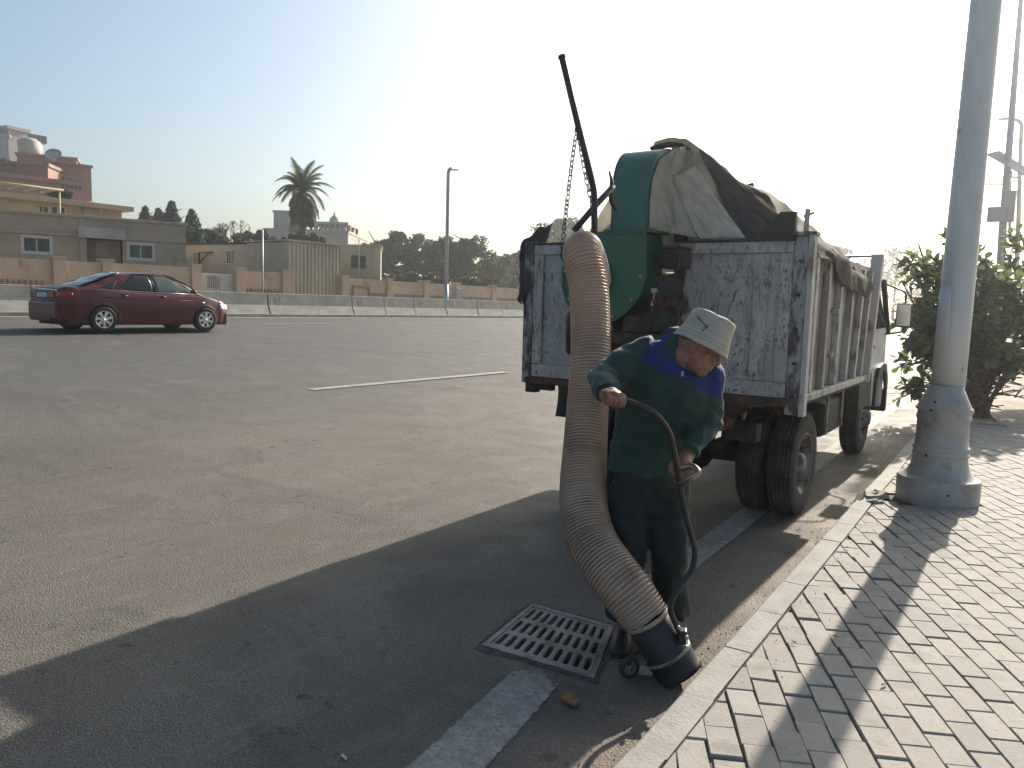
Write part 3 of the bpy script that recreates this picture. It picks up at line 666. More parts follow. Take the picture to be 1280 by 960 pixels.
# ================================================================= TARPAULIN over the load
M_['tarp2'] = clothmat('dark_woven_tarpaulin', (.06,.057,.053), .85, 0, (.12,.112,.10), 3, (.45,.7), tr=.45, bump=.006, bscale=9, layers=[((.035,.033,.03), 8, (.55,.7), (1,1,1))])
_t = [n for n in M_['tarp2'].node_tree.nodes if n.type == 'BSDF_TRANSLUCENT'][0]
for _l in list(_t.inputs[0].links): M_['tarp2'].node_tree.links.remove(_l)
_t.inputs[0].default_value = (.5,.46,.40,1)
def tarp():
    t = thing('tarpaulin', 'dark grey and pale canvas tarpaulin tented over the truck body', 'tarpaulin', tuple(TR.matrix_basis @ Vector((-1.0,1.2,2.05))), R_(2))
    TM = TR.matrix_basis
    # cross-sections along v: (v, [(u,z)...]) left rail -> ridge -> right rail
    def sec(v, pts): return [Vector((u, (v+dv)*(.9 if v > .6 else 1), z)) for u, z, dv in pts]
    S = [
     sec(.10, [(-2.05,2.03,.3),(-1.80,2.12,.3),(-1.52,2.30,.2),(-1.30,2.52,.1),(-1.14,2.80,0),(-1.02,2.82,0),(-.90,2.80,0),(-.74,2.68,.1),(-.56,2.50,.15),(-.34,2.32,.15),(-.16,2.19,.1),(-.05,2.08,.0),(.03,2.03,0)]),
     sec(.50, [(-2.10,2.03,.1),(-1.82,2.12,0),(-1.52,2.28,0),(-1.30,2.36,0),(-1.14,2.44,0),(-1.00,2.48,0),(-.86,2.52,0),(-.70,2.56,0),(-.50,2.46,0),(-.30,2.30,0),(-.12,2.14,0),(.01,2.04,0),(.055,1.97,0)]),
     sec(.95, [(-2.14,2.02,0),(-1.86,2.13,0),(-1.55,2.22,0),(-1.30,2.30,0),(-1.10,2.36,0),(-.96,2.42,0),(-.80,2.48,0),(-.62,2.50,0),(-.44,2.42,0),(-.28,2.30,0),(-.10,2.12,0),(.02,2.02,0),(.04,1.86,0)]),
     sec(1.5, [(-2.16,2.0,0),(-1.86,2.10,0),(-1.55,2.20,0),(-1.30,2.28,0),(-1.10,2.32,0),(-.90,2.34,0),(-.74,2.32,0),(-.56,2.28,0),(-.38,2.20,0),(-.22,2.13,0),(-.06,2.04,0),(.03,1.96,0),(.045,1.78,0)]),
     sec(2.0, [(-2.16,2.0,0),(-1.86,2.04,0),(-1.55,2.09,0),(-1.30,2.12,0),(-1.10,2.13,0),(-.90,2.13,0),(-.74,2.12,0),(-.56,2.09,0),(-.38,2.05,0),(-.22,2.02,0),(-.03,1.99,0),(.03,1.92,0),(.05,1.76,0)]),
     sec(2.5, [(-2.14,1.96,0),(-1.86,1.97,0),(-1.55,1.98,0),(-1.30,1.98,0),(-1.10,1.97,0),(-.90,1.98,0),(-.74,1.97,0),(-.56,1.96,0),(-.38,1.96,0),(-.22,1.95,0),(-.03,1.93,0),(.03,1.90,0),(.05,1.84,0)])]
    def lerp(A, t):
        x = t*(len(A)-1); i = min(int(x), len(A)-2); return A[i], A[i+1], x-i
    def surf(a, c):
        A, B, q = lerp(S, c); q = q*q*(3-2*q)*.4+q*.6
        def on(sc): p0, p1, w = lerp(sc, a); return p0*(1-w)+p1*w
        p = on(A)*(1-q)+on(B)*q
        w = noise.noise(Vector((p.x*3.2,p.y*2.4,p.z*3)))*.055+noise.noise(Vector((p.x*9,p.y*4,p.z*8)))*.03+noise.noise(Vector((p.x*18,p.y*9,p.z*18)))*.012
        ed = 1 if c > .04 else .35
        p = p+Vector((w*.35,w*.3,w*.85))*ed
        if a > .95: p.z += .04*noise.noise(Vector((c*14,0,2)))
        return TM @ p
    b = MB(); b.grid(surf, 90, 110, mi=lambda a, c: 1 if .04 < c < .2 and a < .56 else 0); b.build('dark_sheet', [M_['tarp2'], M_['canvas']], t, solid=.006, recalc=False)
    # pale rear curtain hanging across the opening in folds
    hoop = S[0]
    def cur(a, c):
        aa = .03+a*.52; p0, p1, w = lerp(hoop, aa); top = p0*(1-w)+p1*w
        bot = Vector((-1.98+a*1.56, .16, 2.04)); d = .05*math.sin(a*26)*c+.03*noise.noise(Vector((a*7,c*3,4)))+.018*noise.noise(Vector((a*18,c*9,4)))
        p = top*(1-c)+bot*c; p.y = top.y*(1-c)*.9+.12*c+.02+d*(.3+c*.7)
        p.z -= .012
        return TM @ p
    b = MB(); b.grid(cur, 70, 34); b.build('rear_curtain', M_['canvas'], t, solid=.004, recalc=False)
    def cur2(a, c):
        aa = .54+a*.45; p0, p1, w = lerp(hoop, aa); top = p0*(1-w)+p1*w
        bot = Vector((-.44+a*.43, .14, 2.04)); w2 = .05*noise.noise(Vector((a*6,c*5,9)))+.03*noise.noise(Vector((a*14+c*6,c*10,2)))
        p = top*(1-c)+bot*c; p.y = top.y*(1-c)*.9+.10*c+.01+w2*(.4+c*.6); p.z -= .01; return TM @ p
    b = MB(); b.grid(cur2, 50, 34); b.build('dark_curtain', M_['tarp'], t, solid=.004, recalc=False)
    # sheet drawn from the duct's right edge back to the patch, hanging in pleats
    LF = [Vector(p) for p in ((-0.921,-0.120,2.682), (-0.933,-0.300,2.589), (-0.937,-0.380,2.462), (-0.943,-0.400,2.314), (-0.940,-0.400,2.126))]
    RT = [Vector(p) for p in ((-0.910,0.060,2.746), (-0.913,0.070,2.621), (-0.996,0.080,2.512), (-0.902,0.080,2.344), (-0.735,0.080,2.088))]
    def drape(a, c):
        def pk(L_): x = c*4; i = min(int(x),3); return L_[i]*(1-x+i)+L_[i+1]*(x-i)
        p = pk(LF)*(1-a)+pk(RT)*a; f = math.sin(a*PI); p = p+Vector((.014+.02*f, (-.02*math.sin(a*17+c*2)-.03*noise.noise(Vector((a*5,c*3,6)))-.012*noise.noise(Vector((a*16,c*7,6))))*f+.02*a, 0)); return TM @ p
    b = MB(); b.grid(drape, 50, 40); b.build('pleated_sheet', M_['canvas'], t, solid=.003, recalc=False)
    # stitched pale patch panel, its edge seam and the torn cap on the ridge
    A, B, C, D = [Vector(p) for p in ((-1.040,0.085,2.504), (-0.817,0.085,2.600), (-0.424,0.075,2.091), (-0.739,0.060,2.092))]
    def pat(a, c):
        p = (A*(1-a)+B*a)*(1-c)+(D*(1-a)+C*a)*c; p.y += -.02+.02*noise.noise(Vector((a*4,c*5,0)))+.01*noise.noise(Vector((a*12,c*12,0))); return TM @ p
    b = MB(); b.grid(pat, 24, 30); b.build('patch_panel', M_['canvas2'], t, solid=.004, recalc=False)
    b = MB(); b.tube([pat(.0,k/12)+Vector((0,-.008,0)) for k in range(13)], .005, 6); b.build('seam', M_['tarp'], t)
    cap = [(-1.154,0.050,2.749), (-1.094,0.050,2.766), (-0.997,0.050,2.774), (-0.906,0.050,2.755), (-0.871,0.100,2.728)]
    b = MB(); b.grid(lambda a, c: TM @ (Vector(cap[min(int(a*4),3)])*(1-(a*4-min(int(a*4),3)))+Vector(cap[min(int(a*4)+1,4)])*(a*4-min(int(a*4),3))+Vector((0,c*.5,-.02*c-.015*(c>0)+.01*noise.noise((a*9,c*5,0))))), 12, 8); b.build('ridge_cap', M_['tarp'], t, solid=.012, recalc=False)
    b = MB(); P = Vector((-0.725,0.800,2.538)); b.grid(lambda a, c: TM @ (P+Vector((.12*a-.02,.10*c,.03*a-.09*c*a+.01))), 4, 4); b.build('torn_flap', M_['tarp'], t, solid=.01)
    # rag of sheet hanging at the left corner of the body
    b = MB()
    def rag(a, c):
        u = BW-.03+.21*a; z = 2.20-.30*c-.06*a*a+.03*math.sin(a*9); p = Vector((u, -.04+.05*noise.noise((a*5,c*5,7)), z)); return TM @ (p if c < .5 or a > .3 else p+Vector((.0,0,-.25*(c-.5))))
    b.grid(lambda a, c: TM @ Vector((BW-.035+.20*a*(1-.75*c), -.045+.16*a*(1-c)+.03*noise.noise((a*5,c*8,7)), 2.24-.045*(1-a)**2*4*(1-c)-.62*c+.015*math.sin(a*14))), 16, 24); b.build('corner_rag', M_['tarp'], t, solid=.01, recalc=False)
    # left pale flap seen between the boom and the duct
    q = [Vector(p) for p in ((-1.762,0.300,2.194), (-1.589,0.300,2.448), (-1.520,0.300,2.456), (-1.507,0.300,2.186))]
    b = MB(); b.grid(lambda a, c: TM @ ((q[1]*(1-a)+q[2]*a)*(1-c)+(q[0]*(1-a)+q[3]*a)*c+Vector((0,.03*noise.noise((a*8,c*4,1)),0))), 14, 14); b.build('side_flap', M_['canvas2'], t, solid=.004, recalc=False)
M_['canvas2'] = clothmat('pale_canvas_patch', (.82,.77,.67), .9, 0, (.66,.60,.50), 5, (.42,.66), bump=.004, bscale=9, layers=[((.2,.17,.13), 7, (.66,.76), (1,1,.6))])
tarp()
# ================================================================= BLOWER on the tail of the truck
TM = TR.matrix_basis
def blower():
    t = thing('suction_blower', 'green suction blower with curved square duct mounted on the truck tail', 'blower', tuple(TM @ Vector((-1.25,-.25,1.3))), R_(2))
    def bb(mb, name, mats, parent=None, **k):
        for i, v in enumerate(mb.v): mb.v[i] = TM @ v
        return mb.build(name, mats, parent or t, **k)
    face = [(-1.311,-0.420,2.098),(-0.952,-0.420,2.093),(-0.938,-0.420,1.814),(-0.957,-0.420,1.724),(-1.000,-0.420,1.648),(-1.062,-0.420,1.577),(-1.144,-0.420,1.520),(-1.253,-0.420,1.483),(-1.367,-0.420,1.501),(-1.460,-0.420,1.560),(-1.522,-0.420,1.643),(-1.559,-0.420,1.745),(-1.563,-0.420,1.852),(-1.528,-0.420,1.964),(-1.454,-0.420,2.046)]
    dv = .26
    h = bb(MB().prism([Vector(p) for p in face], (0,dv,0)), 'scroll_housing', M_['green'], bevel=.008)
    cx, cz = sum(p[0] for p in face)/len(face), sum(p[2] for p in face)/len(face)
    for off, nm in ((-.42,'rim_flange'),(-.42+dv,'rim_flange')):
        o2 = [Vector((cx+(p[0]-cx)*1.05, off-.004, cz+(p[2]-cz)*1.05)) for p in face]; i2 = [Vector((cx+(p[0]-cx)*.985, off-.004, cz+(p[2]-cz)*.985)) for p in face]
        b = MB(); n = len(face)
        for a, bq in ((o2,-.0),(i2,0)): b.v += a
        b.v += [p+Vector((0,.008,0)) for p in o2]+[p+Vector((0,.008,0)) for p in i2]
        for k in range(n):
            l = (k+1)%n; b.f += [[k,l,n+l,n+k],[2*n+k,3*n+k,3*n+l,2*n+l],[k,2*n+k,2*n+l,l],[n+k,n+l,3*n+l,3*n+k]]; b.mi += [0]*4; b.sm += [False]*4
        bb(b, nm, M_['green'], h)
    for k in range(0, 15, 2):
        p = face[k]; bb(MB().lathe([(0,0),(.011,0),(.011,.008),(.007,.012),(0,.012)], (cx+(p[0]-cx)*.93,-.424,cz+(p[2]-cz)*.93), (0,-1,0), 8), 'bolt', M_['steel2'], h)
    bb(MB().lathe([(.12,-.0),(.12,.07),(.108,.07),(.108,0)], (-1.298,-.42,1.797), (0,-1,0), 28), 'inlet_collar', M_['green'], h)
    # outlet flange and duct
    x0, x1 = -1.205, -0.945; z0 = 2.108; v0, v1 = -.40, -.165
    f = MB(); f.box((x0-.045,v0-.035,z0-.006),(x1+.05,v1+.03,z0+.006)); f.box((x0-.045,v0-.035,z0+.008),(x1+.05,v1+.03,z0+.018)); bb(f, 'outlet_flange', M_['green'], h)
    zc = 2.390; Ro = 2.693-zc; Dp = v1-v0
    rings = []
    for k in range(4):
        z = z0+.018+(zc-z0-.018)*k/3; rings.append([(x0,v0,z),(x1,v0,z),(x1,v1,z),(x0,v1,z)])
    ri = .14
    for k in range(1, 15):
        a = PI/2*k/14; ax = v0+Ro
        def pt(r, a=a, ax=ax): return (ax-r*math.cos(a), zc+r*math.sin(a))
        vo, zo = pt(Ro); vi, zi = pt(ri)
        g = .02*k/14; rings.append([(x0-g,vo,zo),(x1+g,vo,zo),(x1+g,vi,zi),(x0-g,vi,zi)])
    l = rings[-1]; rings.append([(p[0],p[1]+.06,p[2]-.01) for p in l])
    b = MB(); b.loft([[Vector(p) for p in r] for r in rings], sm=False); d = bb(b, 'duct', M_['green2'], bevel=0)
    # folded seams along the duct corners
    for idx in (0, 1):
        s = MB(); s.tube([Vector(r[idx])+Vector((0,-.002,0)) for r in rings[:-1]], .006, 6); bb(s, 'corner_seam', M_['green2'], d)
    # drive: engine with cooling ribs, pulleys, belt, frame
    ex, ez = -.80, 2.0
    e = MB(); e.box((-.885,-.33,1.87),(-.735,-.10,2.0)); bb(e, 'motor', M_['dark'], bevel=.012)
    rb = MB()
    for k in range(9): rb.box((-.888,-.345,1.875+k*.0135),(-.728,-.332,1.882+k*.0135))
    bb(rb, 'cooling_fins', M_['black'])
    bb(MB().box((-.89,-.35,2.002),(-.73,-.11,2.018)), 'motor_cover', M_['black'], bevel=.006)
    bb(MB().lathe([(.0,0),(.075,0),(.078,.012),(.066,.02),(.078,.028),(.075,.04),(0,.04)], (-.775,-.37,1.745), (.25,-1,0), 28), 'pulley', M_['dark'])
    bb(MB().tube(catmull([(-.865,-.34,1.87),(-.87,-.35,1.75),(-.82,-.36,1.66),(-.76,-.36,1.66),(-.735,-.35,1.76),(-.76,-.34,1.87)],5), .008, 6, closed=False), 'drive_belt', M_['rubber'])
    bb(MB().cbox((-.82,-.2,1.62),(.16,.2,.10)), 'gearbox', M_['dark'], bevel=.02)
    r = MB(); r.grid(lambda a, c: (-.90+.17*a, -.36+.03*noise.noise((a*5,c*4,3)), 1.72-.16*c+.07*a+.02*noise.noise((a*9,0,1))), 12, 8); bb(r, 'red_rag', mat('faded_red_cloth', (.16,.03,.035), .9, 0, (.07,.05,.05), 9, (.45,.6)), solid=.008)
    bb(MB().grid(lambda a, c: (-.90+.17*a, -.375+.02*noise.noise((a*6,c*4,8)), 1.735-.03*c+.07*a*a), 10, 3), 'pale_rag', M_['canvas2'], solid=.01)
    bb(MB().prism([(-.905,-.37,1.62),(-.885,-.37,1.62),(-.875,-.37,1.74)], (0,.01,0)), 'tin_gusset', M_['canvas2'])
    fr = MB()
    fr.box((-1.50,-.42,1.36),(-.78,-.36,1.43)); fr.box((-1.50,-.06,1.36),(-.78,0,1.43)); fr.box((-1.50,-.36,1.37),(-1.44,-.06,1.42)); fr.box((-.90,-.36,1.37),(-.84,-.06,1.42)); fr.box((-1.3,-.36,1.37),(-1.24,-.06,1.42))
    fr.box((-1.60,-.05,.97),(-1.53,.01,1.36)); fr.box((-.90,-.05,.97),(-.83,.01,1.36)); bb(fr, 'mounting_frame', M_['dark'], bevel=.005)
    m2 = MB(); m2.box((-1.22,-.30,1.44),(-.90,-.02,1.66)); m2.box((-1.10,-.40,1.43),(-.88,-.10,1.55)); m2.lathe([(0,0),(.085,0),(.09,.02),(.09,.18),(.08,.2),(0,.2)], (-.86,-.38,1.52), (0,1,0), 20); bb(m2, 'engine', M_['dark'], bevel=.015)
    m3 = MB(); m3.box((-1.62,-.02,1.06),(-.88,.02,1.35)); bb(m3, 'back_plate', M_['rust'])
    w = MB(); w.lathe([(.09,-.04),(.13,-.05),(.158,-.035),(.163,0),(.158,.035),(.13,.05),(.09,.04)], (-1.580,-.22,1.405), (.85,.5,0), 36, cap=True); bb(w, 'rubber_wheel', M_['rubber'])
    cb = MB()
    for k in range(7):
        a = Vector((rnd(-.90,-.76),rnd(-.4,-.3),rnd(1.5,1.95))); cb.tube(catmull([a, a+Vector((rnd(-.08,.08),-.04,-.12)), a+Vector((rnd(-.1,.1),0,-.3))],4), .006, 6)
    bb(cb, 'cables', M_['black'])
    # boom carrying the hose: bent pipe, brace bars
    return t
M_['steel2'] = mat('dull_bolt_steel', (.35,.35,.34), .4, .7)
BL = blower()
def boom():
    foot = Vector((-2.338,4.007,2.004))
    t = thing('hose_boom', 'bent black pipe rising above the blower with hanging chains', 'boom', tuple(foot))
    b = MB(); b.tube(round_path([foot+Vector((0,0,-.45)), (-2.341,4.010,2.041), (-2.361,4.025,2.277), (-2.383,4.010,2.378), (-2.442,3.951,2.649), (-2.523,3.879,3.027)],.09,6), [.021]*3+[.020]*200 if False else .0195, 12)
    o = b.build('boom_pipe', M_['black'], t)
    MB().lathe([(.022,0),(.025,.006),(.02,.02),(0,.021)], (-2.523,3.879,3.027), tuple(Vector((-2.523,3.879,3.027))-Vector((-2.442,3.951,2.649))), 12).build('pipe_cap', M_['black'], o)
    MB().tube([(-2.464,3.984,2.052), (-2.395,4.118,2.220), (-2.347,4.230,2.337)], .02, 8).build('brace_bar', M_['black'], t)
    MB().tube(round_path([(-2.348,4.274,2.202), (-2.365,4.231,2.256), (-2.356,4.226,2.361), (-2.374,4.221,2.428)],.04), [.014,.015,.015,.015,.015,.015,.016,.016,.015,.013,.012,.01,.009,.008][:14], 8).build('hook', M_['black'], t)
    # chain links: one mesh, each link an object turned a quarter against the last
    lk = MB(); L, Wd, r = .0215, .0115, .0036; pts = []
    for k in range(16):
        a = 2*PI*k/16; x = math.cos(a)*Wd; z = math.sin(a)*Wd+(L-Wd if math.sin(a) > .01 else -(L-Wd) if math.sin(a) < -.01 else 0); pts.append((x,0,z))
    lk.tube(pts, r, 6, closed=True); proto = None
    for chain in ([Vector(p) for p in ((-2.449,3.945,2.639), (-2.403,3.813,2.319), (-2.295,3.598,1.959), (-2.235,3.502,1.840))], [Vector(p) for p in ((-2.444,3.947,2.626), (-2.390,3.956,2.384), (-2.344,3.986,2.169), (-2.339,3.997,2.031))]):
        path = catmull(chain, 30); d = 0; nxt = 0; k = 0
        for a, bq in zip(path, path[1:]):
            d += (bq-a).length
            if d >= nxt:
                nxt += .0345; k += 1
                if proto is None: ob = lk.build('chain_link', M_['chain'], None, recalc=False); proto = ob
                else: ob = proto.copy(); COL.objects.link(ob)
                ob.parent = t; q = (bq-a).normalized().to_track_quat('Z','X'); m = Matrix.Translation(a-foot) @ q.to_matrix().to_4x4() @ Matrix.Rotation((k%2)*PI/2+.5,4,'Z'); ob.matrix_basis = m
boom()

# ================================================================= HOSE with nozzle
def hosem():
    m = mat('ribbed_beige_hose_wall', (.56,.44,.345), .42, 0, (.43,.33,.255), 2.5, (.4,.62), layers=[((.20,.125,.09), 4, (.48,.70), (1,1,1)), ((.14,.10,.08), 14, (.60,.70), (1,1,1), 2)]); nt = m.node_tree; N = nt.nodes; L = nt.links
    p = N['Principled BSDF']; t = N.new('ShaderNodeBsdfTranslucent'); t.inputs[0].default_value = (.70,.50,.36,1); ms = N.new('ShaderNodeMixShader'); ms.inputs[0].default_value = .42
    L.new(p.outputs[0], ms.inputs[1]); L.new(t.outputs[0], ms.inputs[2]); L.new(ms.outputs[0], N['Material Output'].inputs[0]); return m
def hose():
    P = [(-2.326,3.996,1.749), (-2.291,3.884,1.846), (-2.225,3.704,1.909), (-2.140,3.549,1.867), (-2.074,3.505,1.731), (-2.027,3.465,1.532), (-1.989,3.416,1.329), (-1.962,3.361,1.129), (-1.915,3.271,0.941), (-1.863,3.175,0.763), (-1.802,3.090,0.632), (-1.712,3.018,0.520), (-1.600,2.976,0.435), (-1.491,2.958,0.356), (-1.390,2.968,0.253)]
    Rr = [.098,.098,.098,.098,.098,.098,.098,.1,.103,.107,.111,.113,.113,.112,.098]
    t = thing('suction_hose', 'thick beige ribbed suction hose ending in a black nozzle over the road', 'hose', (-1.272,3.050,0.000))
    path = catmull(P, 14); L = [0]
    for a, b in zip(path, path[1:]): L.append(L[-1]+(b-a).length)
    tot = L[-1]; pitch = .0165; n = int(tot/pitch*5)
    def at(s):
        import bisect
        i = min(max(bisect.bisect_right(L, s)-1, 0), len(path)-2); q = (s-L[i])/(L[i+1]-L[i]); f = (i+q)/14; k = min(int(f), len(Rr)-2)
        return path[i]*(1-q)+path[i+1]*q, Rr[k]*(1-(f-k))+Rr[k+1]*(f-k)
    pts = []; rs = []
    for k in range(n+1):
        s = tot*k/n; p, r = at(s); ph = (k % 5)/5*2*PI; pts.append(p+Vector((.004*noise.noise((s*7,0,0)),.004*noise.noise((s*7,5,0)),0))); rs.append(r*(1+.012*noise.noise((s*5,1,2)))+.0058*math.cos(ph))
    b = MB(); b.tube(pts, rs, 40, cap=False); w = b.build('hose_wall', M_['hose'], t, recalc=False)
    # the steel wire inside the rib crests, as one long helix
    hel = MB(); hp = []; turns = int(tot/pitch); t0 = (pts[1]-pts[0]).normalized(); nr = (Vector((0,0,1))-t0*t0.z).normalized()
    k = 0; N_ = turns*20
    for k in range(N_+1):
        s = tot*k/N_; p, r = at(s); p2, _ = at(min(s+.01, tot)); p1, _ = at(max(s-.01, 0)); tt = (p2-p1).normalized(); nr = (nr-tt*nr.dot(tt)).normalized(); bn = tt.cross(nr); a = 2*PI*k/20
        hp.append(p+(nr*math.cos(a)+bn*math.sin(a))*(r+.0048))
    hel.tube(hp, .0021, 4, cap=False); hel.build('wire_helix', M_['wire'], w, recalc=False)
    # nozzle
    A = Vector((-1.404,2.962,0.276)); B = Vector((-1.262,3.023,0.043)); ax = (B-A); ln = ax.length; ax.normalize()
    nz = MB().lathe([(.094,0),(.099,.0),(.099,.05),(.102,.055),(.099,ln*.62),(.104,ln*.66),(.104,ln*.74),(.100,ln*.76),(.104,ln*.95),(.110,ln*1.0),(.104,ln*1.0),(.095,ln*.76),(.092,0)], A+ax*.01, ax, 40, cap=False)
    nzo = nz.build('nozzle', M_['nozzle'], t)
    MB().lathe([(.1025,.0),(.1065,.003),(.1065,.016),(.1025,.019)], A+ax*.012, ax, 40, cap=False).build('hose_clamp', M_['hose'], nzo)
    MB().lathe([(.1045,.0),(.1075,.003),(.1075,.013),(.1045,.015)], A+ax*(ln*.67), ax, 40, cap=False).build('nozzle_band', M_['rim'], nzo)
    # caster with tread and spokes, on a fork from the nozzle
    c = Vector((-1.437,2.901,0.092)); c.z = .048; an = (CR*.35-fwd*.93+CU*.12).normalized(); an.z = 0; an.normalize()
    wh = MB().lathe([(.030,-.014),(.042,-.016),(.047,-.010),(.048,0),(.047,.010),(.042,.016),(.030,.014)], c, an, 32, cap=False).build('caster_tyre', M_['rubber'], t)
    h = MB().lathe([(.030,-.010),(.027,-.004),(.027,.004),(.030,.010)], c, an, 24, cap=False); h.lathe([(0,-.018),(.012,-.018),(.012,.018),(0,.018)], c, an, 12)
    e1_ = an.cross(Vector((0,0,1)))
    for k in range(7): a = 2*PI*k/7; d = e1_*math.cos(a)+Vector((0,0,1))*math.sin(a); h.tube([c+d*.01, c+d*.029], .004, 6)
    h.build('caster_rim', M_['rim'], wh)
    MB().tube(round_path([c, c+Vector((0,0,.055))+e1_*.0, A+ax*(ln*.6)-CR*.06],.02), .008, 8).tube([c-an*.024, c+an*.024], .006, 8).build('caster_fork', M_['dark'], t)
    MB().cbox(Vector((-1.400,2.983,0.000))+Vector((0,0,.012)), (.07,.05,.022), 0, .5).build('pale_skid', M_['edge_white'], t, bevel=.006)
    # handle frame
    hb = MB().tube(round_path([(-1.505,2.737,1.235), (-1.429,2.766,1.227), (-1.348,2.845,1.185), (-1.301,2.905,1.098), (-1.268,2.941,0.897), (-1.242,2.965,0.744), (-1.202,2.999,0.590), (-1.210,2.996,0.513), (-1.268,2.952,0.407), (-1.285,2.943,0.335), (-1.229,2.969,0.219)],.075,7), .0125, 12).build('handle_bar', M_['black'], t)
    MB().tube(round_path([(-1.260,2.933,0.883), (-1.178,2.937,0.942), (-1.235,2.997,0.954), (-1.307,3.002,0.922)],.03,6), .0135, 12).build('cross_grip', M_['grip'], hb)
    MB().cbox((-1.230,2.970,0.226), (.035,.05,.06), 0, .4, bev=0).build('hinge_block', M_['black'], hb, bevel=.006)
    for px in ((-1.239,2.944,0.270), (-1.205,2.952,0.235), (-1.204,2.947,0.195)): MB().lathe([(0,0),(.009,0),(.009,.012),(0,.014)], px, tuple(-fwd), 6).build('bolt', M_['steel2'], hb)
M_['hose'] = hosem(); M_['wire'] = mat('hose_wire', (.66,.55,.46), .28, .3); M_['nozzle'] = mat('black_rubber_nozzle', (.022,.023,.026), .55, 0, (.05,.048,.046), 6, (.5,.7), bump=.001); M_['grip'] = mat('worn_grip_steel', (.33,.25,.22), .3, .9)
hose()

# ================================================================= WORKER
SK = {}
def sk(n, p): SK[n] = Vector(p)
sk('pelvis', (-1.576,3.304,0.825)); sk('waist', (-1.559,3.282,0.946)); sk('belly', (-1.522,3.251,1.076)); sk('chest', (-1.477,3.226,1.205)); sk('upper', (-1.452,3.209,1.321)); sk('shl', (-1.441,3.202,1.395)); sk('neck', (-1.416,3.201,1.446))
sk('rs', (-1.581,3.136,1.385)); sk('re', (-1.665,2.976,1.293)); sk('rw', (-1.532,2.779,1.233)); sk('rh', (-1.492,2.747,1.236))
sk('ls', (-1.322,3.291,1.319)); sk('le', (-1.308,3.334,1.095)); sk('lw', (-1.318,3.138,0.970)); sk('lh', (-1.306,3.055,0.941))
sk('rhip', (-1.658,3.262,0.769)); sk('rk', (-1.613,3.181,0.456)); sk('ra', (-1.626,3.203,0.124))
sk('lhip', (-1.503,3.375,0.774)); sk('lk', (-1.440,3.282,0.468)); sk('la', (-1.444,3.337,0.138))
sk('head', (-1.316,3.186,1.438))
TC = -fwd   # towards where the photographer stood
lat = (SK['ls']-SK['rs']).normalized()
def ell(c, a, b, n=24, pw=1.0):
    return [c+a*math.cos(2*PI*k/n)+b*math.sin(2*PI*k/n) for k in range(n)]
def limb(b, pts, rs, seg=18, over=True):
    pts = [Vector(p) for p in pts]
    path = catmull(pts, 8); R = []
    m = len(pts)-1
    for i in range(len(path)):
        f = i/8; k = min(int(f), m-1); q = f-k; q = q*q*(3-2*q); R.append(rs[k]*(1-q)+rs[k+1]*q)
    if over: # rounded ends
        d0 = (path[0]-path[1]).normalized(); d1 = (path[-1]-path[-2]).normalized()
        path = [path[0]+d0*R[0]*.8, path[0]+d0*R[0]*.5]+path+[path[-1]+d1*R[-1]*.5, path[-1]+d1*R[-1]*.8]; R = [R[0]*.3,R[0]*.8]+R+[R[-1]*.8,R[-1]*.3]
    b.tube(path, R, seg)
def ellipsoid(b, c, ax, rad, nu=18, nv=12):
    rings = []
    for j in range(nv+1):
        th = -PI/2+PI*j/nv; th = max(-PI/2+.12, min(PI/2-.12, th))
        rings.append([c+ax[0]*rad[0]*math.cos(th)*math.cos(2*PI*k/nu)+ax[1]*rad[1]*math.cos(th)*math.sin(2*PI*k/nu)+ax[2]*rad[2]*math.sin(th) for k in range(nu)])
    b.loft(rings)
def fuse(mb, name, mats, parent, voxel, disp=None, smooth=2, matfn=None, label=None):
    o = mb.build('tmp', mats, None)
    md = o.modifiers.new('r', 'REMESH'); md.mode = 'VOXEL'; md.voxel_size = voxel; md.use_smooth_shade = True
    if smooth: ms = o.modifiers.new('s', 'SMOOTH'); ms.factor = .5; ms.iterations = smooth
    bpy.context.view_layer.update(); dg = bpy.context.evaluated_depsgraph_get()
    me = bpy.data.meshes.new_from_object(o.evaluated_get(dg)); bpy.data.objects.remove(o)
    if disp:
        nn = [v.normal.copy() for v in me.vertices]
        for v, n in zip(me.vertices, nn): v.co += n*disp(v.co, n)
    me.materials.clear()
    for m in (mats if isinstance(mats, (list, tuple)) else [mats]): me.materials.append(m)
    for p in me.polygons: p.use_smooth = True; p.material_index = matfn(p.center, p.normal) if matfn else 0
    me.transform(wmat(parent).inverted()); me.name = name
    r = bpy.data.objects.new(name, me); COL.objects.link(r); r.parent = parent
    if label: r['label'] = label
    return r
